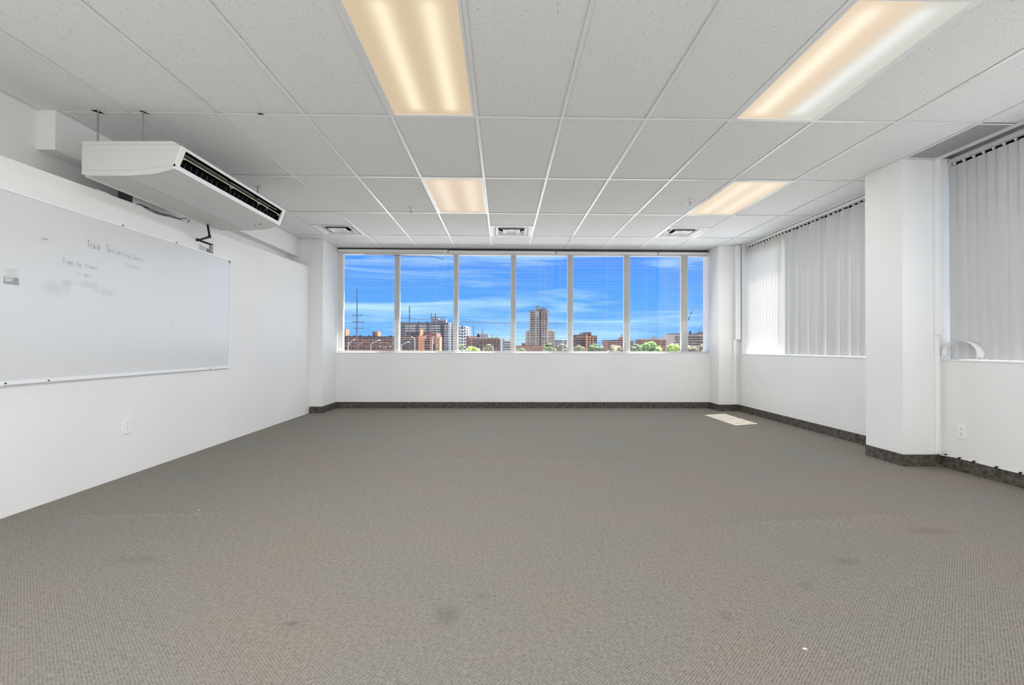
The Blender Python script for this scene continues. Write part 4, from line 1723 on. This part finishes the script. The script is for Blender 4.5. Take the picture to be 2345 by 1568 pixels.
# 4 low brown with pale penthouse
building('apartment_block', 'low dark brown block with pale roof structures beside the lime tree', 330, [
    ('wall', M['brick'], [(1067, 1143, 773.5, 0, 14), (1067.5, 1074, 768.5, 1, 8)]),
    ('roof_edge', M['concrete'], [(1074, 1143, 772.2, -.4, 14, 774)]),
    ('penthouse', M['concrete'], [(1074, 1091, 768.5, 30, 8), (1092, 1118, 764.5, 26, 9), (1093, 1098, 762.8, 26, 5)]),
    ('white_stair', M['white_wall'], [(1145.5, 1151, 774, 1, 8)]),
    ('side_wing', M['grey_wall'], [(1139, 1155, 775, 3, 10)]),
    ('windows', M['dark_glass'], bands(1070, 1141, 776, 801, 5, .5, -.3, .4)),
    ('balconies', M['brick'], win_grid(1071, 1141, 9, 776, 801, 5, .35, .8, -.8, 0, 2)),
    ('vertical_strip', M['brick_orange'], [(1078.5, 1080, 772, -.9, .6)]),
])
building('low_building', 'plain grey low building beside the white stair tower', 430, [
    ('wall', M['concrete'], [(1151, 1172, 779, 0, 14), (1162, 1172, 777, 4, 10)]),
    ('windows', M['dark_glass'], bands(1152, 1171, 780, 801, 4, .4, -.3, .4)),
])
# 6 the tall tower
tw = []
R = random.Random(5)
for j in range(21):
    y = 713 + j * 4.15
    for x0_, x1_ in ((1216, 1219.6), (1221, 1224.6), (1229.5, 1233), (1242.5, 1246), (1248, 1251.5)):
        if x0_ > 1229 and x0_ < 1234 and j < 3:
            continue
        tw.append((x0_, x1_, y + .8, -.5, .6, y + 2.7))
building('apartment_tower', 'tallest beige tower with a dark centre stripe and stepped wings', 600, [
    ('wall', M['stone'], [(1213.5, 1255.5, 711, 0, 22)]),
    ('roof_edge', M['roofing'], [(1213, 1256, 710.3, -.6, 23, 711.6)]),
    ('penthouse', M['stone'], [(1228.8, 1235.3, 701.5, 4, 10, 711), (1235.3, 1251, 705.8, 4, 10, 711)]),
    ('penthouse_caps', M['roofing'], [(1228, 1235.8, 700.8, 3.6, 11, 701.7), (1235.8, 1251.4, 705, 3.6, 11, 706)]),
    ('dark_stripe', M['roofing'], [(1235.2, 1239.8, 711.5, -.8, 2)]),
    ('near_wing', M['stone'], [(1204, 1213.8, 757.5, 3, 15), (1255, 1260.5, 752, 3, 15), (1258, 1268.5, 756, 5, 15)]),
    ('white_end', M['white_wall'], [(1268, 1270.2, 755, 5, 15)]),
    ('windows', M['dark_glass'], tw + win_grid(1205, 1213, 2, 758, 800, 10, .35, .5, 2.6, 0, 4) + win_grid(1256, 1268, 3, 758, 800, 10, .5, .45, 2.6, 0, 4)),
    ('balconies', M['stone'], bands(1212.8, 1216, 713, 801, 21, .36, -1.4, 1.2) + bands(1253.5, 1257, 713, 754, 10, .36, -1.4, 1.2) + bands(1269, 1272, 757, 801, 10, .4, 3.4, 4) + bands(1217, 1229, 713.6, 800, 21, .28, -1.6, 1.2) + bands(1241, 1253, 713.6, 800, 21, .28, -1.6, 1.2)),
])
building('low_building', 'low brown brick podium at the foot of the tallest tower', 320, [
    ('wall', M['brick'], [(1178, 1243, 791, 0, 14), (1196, 1204, 786, 3, 8)]),
    ('roof_edge', M['concrete'], [(1194, 1204, 784.8, 2.6, 8, 786.2), (1178, 1243, 796, -.8, 2, 797)]),
])
building('low_building', 'dark low roofline between the tower and a mullion', 340, [
    ('wall', M['grey_wall'], [(1274, 1306, 779.5, 0, 12)]),
    ('roof_edge', M['roofing'], [(1274, 1306, 778.6, -.3, 12, 779.7)]),
])
# 8 stepped red brick block
building('apartment_block', 'stepped red-brown brick block with an orange vertical strip', 260, [
    ('wall', M['brick'], [(1305, 1321, 773, 0, 12), (1318.5, 1346, 767, 1, 12), (1344, 1367.5, 769, 0, 12)]),
    ('penthouse', M['brick'], [(1338.5, 1354, 761, 3, 7)]),
    ('penthouse_pale', M['concrete'], [(1330, 1337.5, 762.5, 4, 6)]),
    ('shaft', M['brick_orange'], [(1341.8, 1345.6, 766.5, -1.2, 3), (1350.5, 1352.5, 770, -.8, 2), (1357.5, 1359.5, 771, -.8, 2)]),
    ('roof_edge', M['roofing'], [(1304, 1320, 772.2, -.2, 12, 773.3), (1318.5, 1341, 766.2, .8, 12, 767.3), (1346, 1368, 768.2, -.2, 12, 769.3), (1338, 1354.5, 760.4, 2.6, 8, 761.5)]),
    ('windows', M['dark_glass'], bands(1307, 1341, 775, 800, 5, .42, -.2, .4) + bands(1347, 1366, 772, 800, 6, .42, -.2, .4)),
])
building('low_building', 'low brown houses with an orange chimney stack', 300, [
    ('wall', M['brick'], [(1388, 1434, 779.5, 0, 12), (1411, 1434, 777.5, 3, 8)]),
    ('roof_edge', M['roofing'], [(1387.5, 1434, 778.6, -.3, 12, 779.8)]),
    ('chimney', M['brick_orange'], [(1419, 1424.5, 772, 1, 3), (1423.5, 1426, 766.5, 1, 2), (1426.5, 1429, 774, 1, 2)]),
    ('windows', M['dark_glass'], win_grid(1390, 1432, 9, 782, 796, 3, .5, .4, -.2, .1, 4)),
])
building('low_building', 'long low roofline with square roof box behind the bright green tree', 320, [
    ('wall', M['brick'], [(1440, 1451, 780, 0, 8), (1466, 1545, 777, 0, 12)]),
    ('roof_edge', M['concrete'], [(1466, 1545, 775.3, -.4, 13, 777.2)]),
    ('roof_box', M['grey_wall'], [(1497, 1504.5, 770.5, 3, 5)]),
    ('chimney', M['brick_orange'], [(1519.5, 1521.8, 767.5, 2, 2)]),
    ('windows', M['dark_glass'], bands(1517, 1545, 779, 790, 2, .35, -.2, .4)),
])
building('apartment_block', 'grey brown block with dark roof edge against the corner column', 280, [
    ('wall', M['stone'], [(1544, 1618, 765, 0, 14)]),
    ('pale_wing', M['concrete'], [(1610, 1640, 759, 6, 12)]),
    ('roof_edge', M['roofing'], [(1543, 1618, 763.6, -.4, 14, 765.3)]),
    ('roof_box', M['roofing'], [(1581, 1583, 757.5, 3, 2)]),
    ('windows', M['dark_glass'], bands(1546, 1618, 767, 790, 4, .38, -.3, .4)),
    ('balconies', M['brick'], win_grid(1548, 1616, 7, 767, 790, 4, .3, .7, -.9, .2, 3)),
])


# trees
def tree(px0, px1, pyt, Y, m, label, seed, dens=260, group='trees beyond the window'):
    R = random.Random(seed)
    Y *= 1.5
    a, b2 = at(px0, pyt, Y), at(px1, pyt, Y)
    cx, w, top = (a.x + b2.x) / 2, (b2.x - a.x) / 2, a.z
    hgt = top - GZ
    th = thing('tree', label, 'tree', (cx, Y, GZ), group)
    bm = bmesh.new()
    for i in range(22):
        aa = R.random() * 2 * PI
        q = R.random() ** .6
        px, py_ = cx + math.cos(aa) * w * .70 * q, Y + math.sin(aa) * w * .6 * q
        rx = w * R.uniform(.26, .36)
        rz = rx * .85
        pz = top - rz - q * q * w * .38 - (i % 3) * w * .30 - R.random() * w * .08
        mtx = Matrix.Translation((px, py_, pz)) @ Matrix.Diagonal((rx, rx, rz, 1))
        res = bmesh.ops.create_icosphere(bm, subdivisions=2, radius=1, matrix=mtx)
        for v in res['verts']:
            c0 = Vector((px, py_, pz))
            v.co = c0 + (v.co - c0) * R.uniform(.84, 1.10)
    # leaf tufts breaking the outline
    vs0 = [v.co.copy() for v in bm.verts]
    for i in range(dens):
        p = R.choice(vs0)
        s = w * .055 * R.uniform(.6, 1.4)
        n_ = Vector((R.gauss(0, 1), R.gauss(0, 1), R.gauss(0, 1))).normalized()
        u1 = n_.orthogonal().normalized() * s
        u2 = n_.cross(u1).normalized() * s
        c0 = p + Vector((R.gauss(0, 1), R.gauss(0, 1), R.gauss(0, 1))) * s * .8
        bm.faces.new([bm.verts.new(c0 + q) for q in (u1, u2, -u1, -u2)])
    obj('crown', bm, m, th)
    bm = bmesh.new()
    bm_tube(bm, [(cx, Y, GZ), (cx + w * .03, Y, GZ + hgt * .6)], [w * .08, w * .05], 8)
    obj('trunk', bm, M['bark'], th)
    return th


tree(1060, 1106, 788.5, 90, M['leaf_lime'], 'round lime green tree in front of the low dark brown block', 1)
tree(1102, 1132, 786, 150, M['leaf_dry'], 'thin tan-green tree between the lime tree and the white stair tower', 2)
tree(1240, 1276, 783.5, 130, M['leaf_dark'], 'olive tree at the foot of the tallest tower', 3)
tree(1268, 1306, 786, 140, M['leaf_dry'], 'tan tree beside the olive tree under the dark roofline', 4)
tree(1048, 1064, 788, 160, M['leaf_dark'], 'small dark tree below the white balcony tower', 5)
tree(1310, 1345, 788, 120, M['leaf_dry'], 'dusty tree in front of the stepped red-brown block', 6)
tree(1340, 1386, 785, 130, M['leaf_dark'], 'wide olive tree beside the stepped red-brown block', 7)
tree(1378, 1432, 787, 125, M['leaf_dry'], 'wide dusty tree below the orange chimney', 8)
tree(1462, 1526, 778, 110, M['leaf_green'], 'broad bright green tree below the square roof box', 9, 420)
tree(1524, 1562, 785, 120, M['leaf_lime'], 'yellow-green tree next to the broad bright tree', 10)
tree(1440, 1478, 787, 118, M['leaf_dark'], 'dark tree on the mullion side of the bright green tree', 11)
tree(1552, 1600, 788, 100, M['leaf_dry'], 'tan tree in front of the grey brown block', 12)
tree(1592, 1632, 787, 95, M['leaf_dry'], 'tan tree touching the corner column in the last pane', 13)
tree(1178, 1208, 795, 150, M['leaf_dark'], 'low dark tree before the tower podium', 14)


# utility poles
def pole(px, pyt, Y, label, arms=(), r=.0011):
    a = at(px, pyt, Y)
    th = thing('utility_pole', label, 'pole', (a.x, Y, GZ), 'utility poles beyond the window')
    bm = bmesh.new()
    rr_ = Y * r
    bm_tube(bm, [(a.x, Y, GZ), (a.x, Y, a.z)], [rr_ * 1.3, rr_], 8)
    obj('pole_shaft', bm, M['pole'], th)
    for (py, l, rgt) in arms:
        p = at(px - l, py, Y - rr_ * 1.5)
        q = at(px + rgt, py - .2, Y - rr_ * 1.5)
        bm = bmesh.new()
        bm_box(bm, p.x, q.x, p.y - rr_ * .4, p.y + rr_ * .4, p.z - rr_ * .55, p.z + rr_ * .55)
        obj('crossarm', bm, M['pole'], th)
        n = 2
        for k in range(n):
            x = p.x + (q.x - p.x) * (.1 + .8 * k / (n - 1))
            bm = bmesh.new()
            bm_tube(bm, [(x, p.y, p.z + rr_ * .5), (x, p.y, p.z + rr_ * 2.2)], rr_ * .4, 6)
            obj('insulator', bm, M['pole'], th)
    return th


pole(818, 660.5, 60, 'tallest utility pole with three crossarms in front of the long brown block', ((722.5, 11, 12), (737, 11, 16), (751.5, 9, 15)))
pole(938, 700.5, 75, 'utility pole in front of the orange block shafts', ((792, 7, 6),))
pole(988.4, 717.5, 120, 'short pole at one end of the dark roof bar', (), .0009)
pole(997.2, 717.5, 100, 'short pole carrying the long dark bar over the grey slab', ((726, 12, 25),), .001)
pole(1084.7, 744, 140, 'thin pole above the lime green tree', (), .0008)
pole(1105, 753, 170, 'thin pole beside the tan-green tree', (), .0007)
pole(1126.3, 764.5, 200, 'thin pole before the dark brown block', (), .0006)
pole(1136, 768.5, 220, 'thinnest pole beside the white stair tower', (), .0005)


def street_lamp(px, pyt, Y, dx, dy, label):
    a = at(px, pyt, Y)
    th = thing('street_lamp', label, 'street lamp', (a.x, Y, GZ), 'pale street lamps beyond the window')
    bm = bmesh.new()
    bm_tube(bm, [(a.x, Y, GZ), (a.x, Y, a.z)], [Y * .0011, Y * .0007], 8)
    obj('lamp_post', bm, M['lamp_metal'], th)
    b2 = at(px + dx, pyt - dy, Y)
    bm = bmesh.new()
    bm_tube(bm, [(a.x, Y, a.z - Y * .002), (a.x, Y, a.z), (b2.x, Y, b2.z)], Y * .0005, 6)
    obj('lamp_arm', bm, M['lamp_metal'], th)
    c = at(px + dx * 1.35, pyt - dy * 1.02, Y)
    bm = bmesh.new()
    bm_tube(bm, [tuple(b2), tuple(c)], [Y * .0011, Y * .0006], 8)
    obj('lamp_head', bm, M['lamp_metal'], th)


street_lamp(797, 787, 70, 13, 9, 'pale street lamp in the first pane by the tallest pole')
street_lamp(849, 788, 65, 17, 9, 'white street lamp with slanting arm in front of the long brown block')
street_lamp(919, 790, 65, 14, 7, 'pale street lamp in the second pane before the orange shafts')
street_lamp(950, 775, 100, -6, 4, 'small street lamp on the pole side of the grey slab')
street_lamp(990, 776, 110, 6, 8, 'grey street lamp before the dark window column of the grey slab')
street_lamp(1289, 780, 110, 7, 3, 'street lamp over the dark roofline in the fourth pane')


# overhead wires
def wire(p, q, Y0, Y1, label, sag=.3, r=.02, n=10):
    a, b2 = at(*p, Y0), at(*q, Y1)
    bm = bmesh.new()
    pts = [a.lerp(b2, i / n) - Vector((0, 0, sag * 4 * (i / n) * (1 - i / n))) for i in range(n + 1)]
    bm_tube(bm, pts, r, 5)
    o = obj('overhead_wire', bm, M['wire'])
    return tag(o, label, 'wire', 'overhead wires beyond the window')


wire((905, 727), (1175, 737.5), 75, 140, 'upper overhead wire passing the roof bar to the tower panes', .3, .035)
wire((1048, 737.2), (1300, 741), 150, 150, 'overhead wire crossing the tall tower', .1, .04)
wire((1048, 740.5), (1270, 739.5), 145, 150, 'lower overhead wire crossing the tall tower', .1, .04)
wire((1165, 776.5), (1300, 773), 150, 150, 'low overhead wire crossing the foot of the tower', .1, .045)
# two slanting guy wires with insulators
for p, q, ins, lab in (((1589, 702), (1560, 768), ((1583, 717), (1578.5, 727), (1577, 731)), 'slanting guy wire with dark insulators nearer the mullion'),
                       ((1626, 700), (1595, 772), ((1618.5, 717), (1617, 720.5)), 'slanting guy wire with dark insulators against the corner column')):
    Y = 40
    th = thing('guy_wire', lab, 'wire', tuple(at(q[0], q[1], Y)), 'slanting guy wires')
    bm = bmesh.new()
    bm_tube(bm, [tuple(at(*p, Y)), tuple(at(*q, Y))], .012, 6)
    obj('wire_run', bm, M['wire'], th)
    for s in ins:
        c = at(*s, Y)
        bm = bmesh.new()
        bmesh.ops.create_icosphere(bm, subdivisions=1, radius=.065, matrix=Matrix.Translation(c))
        obj('insulator', bm, M['wire'], th)
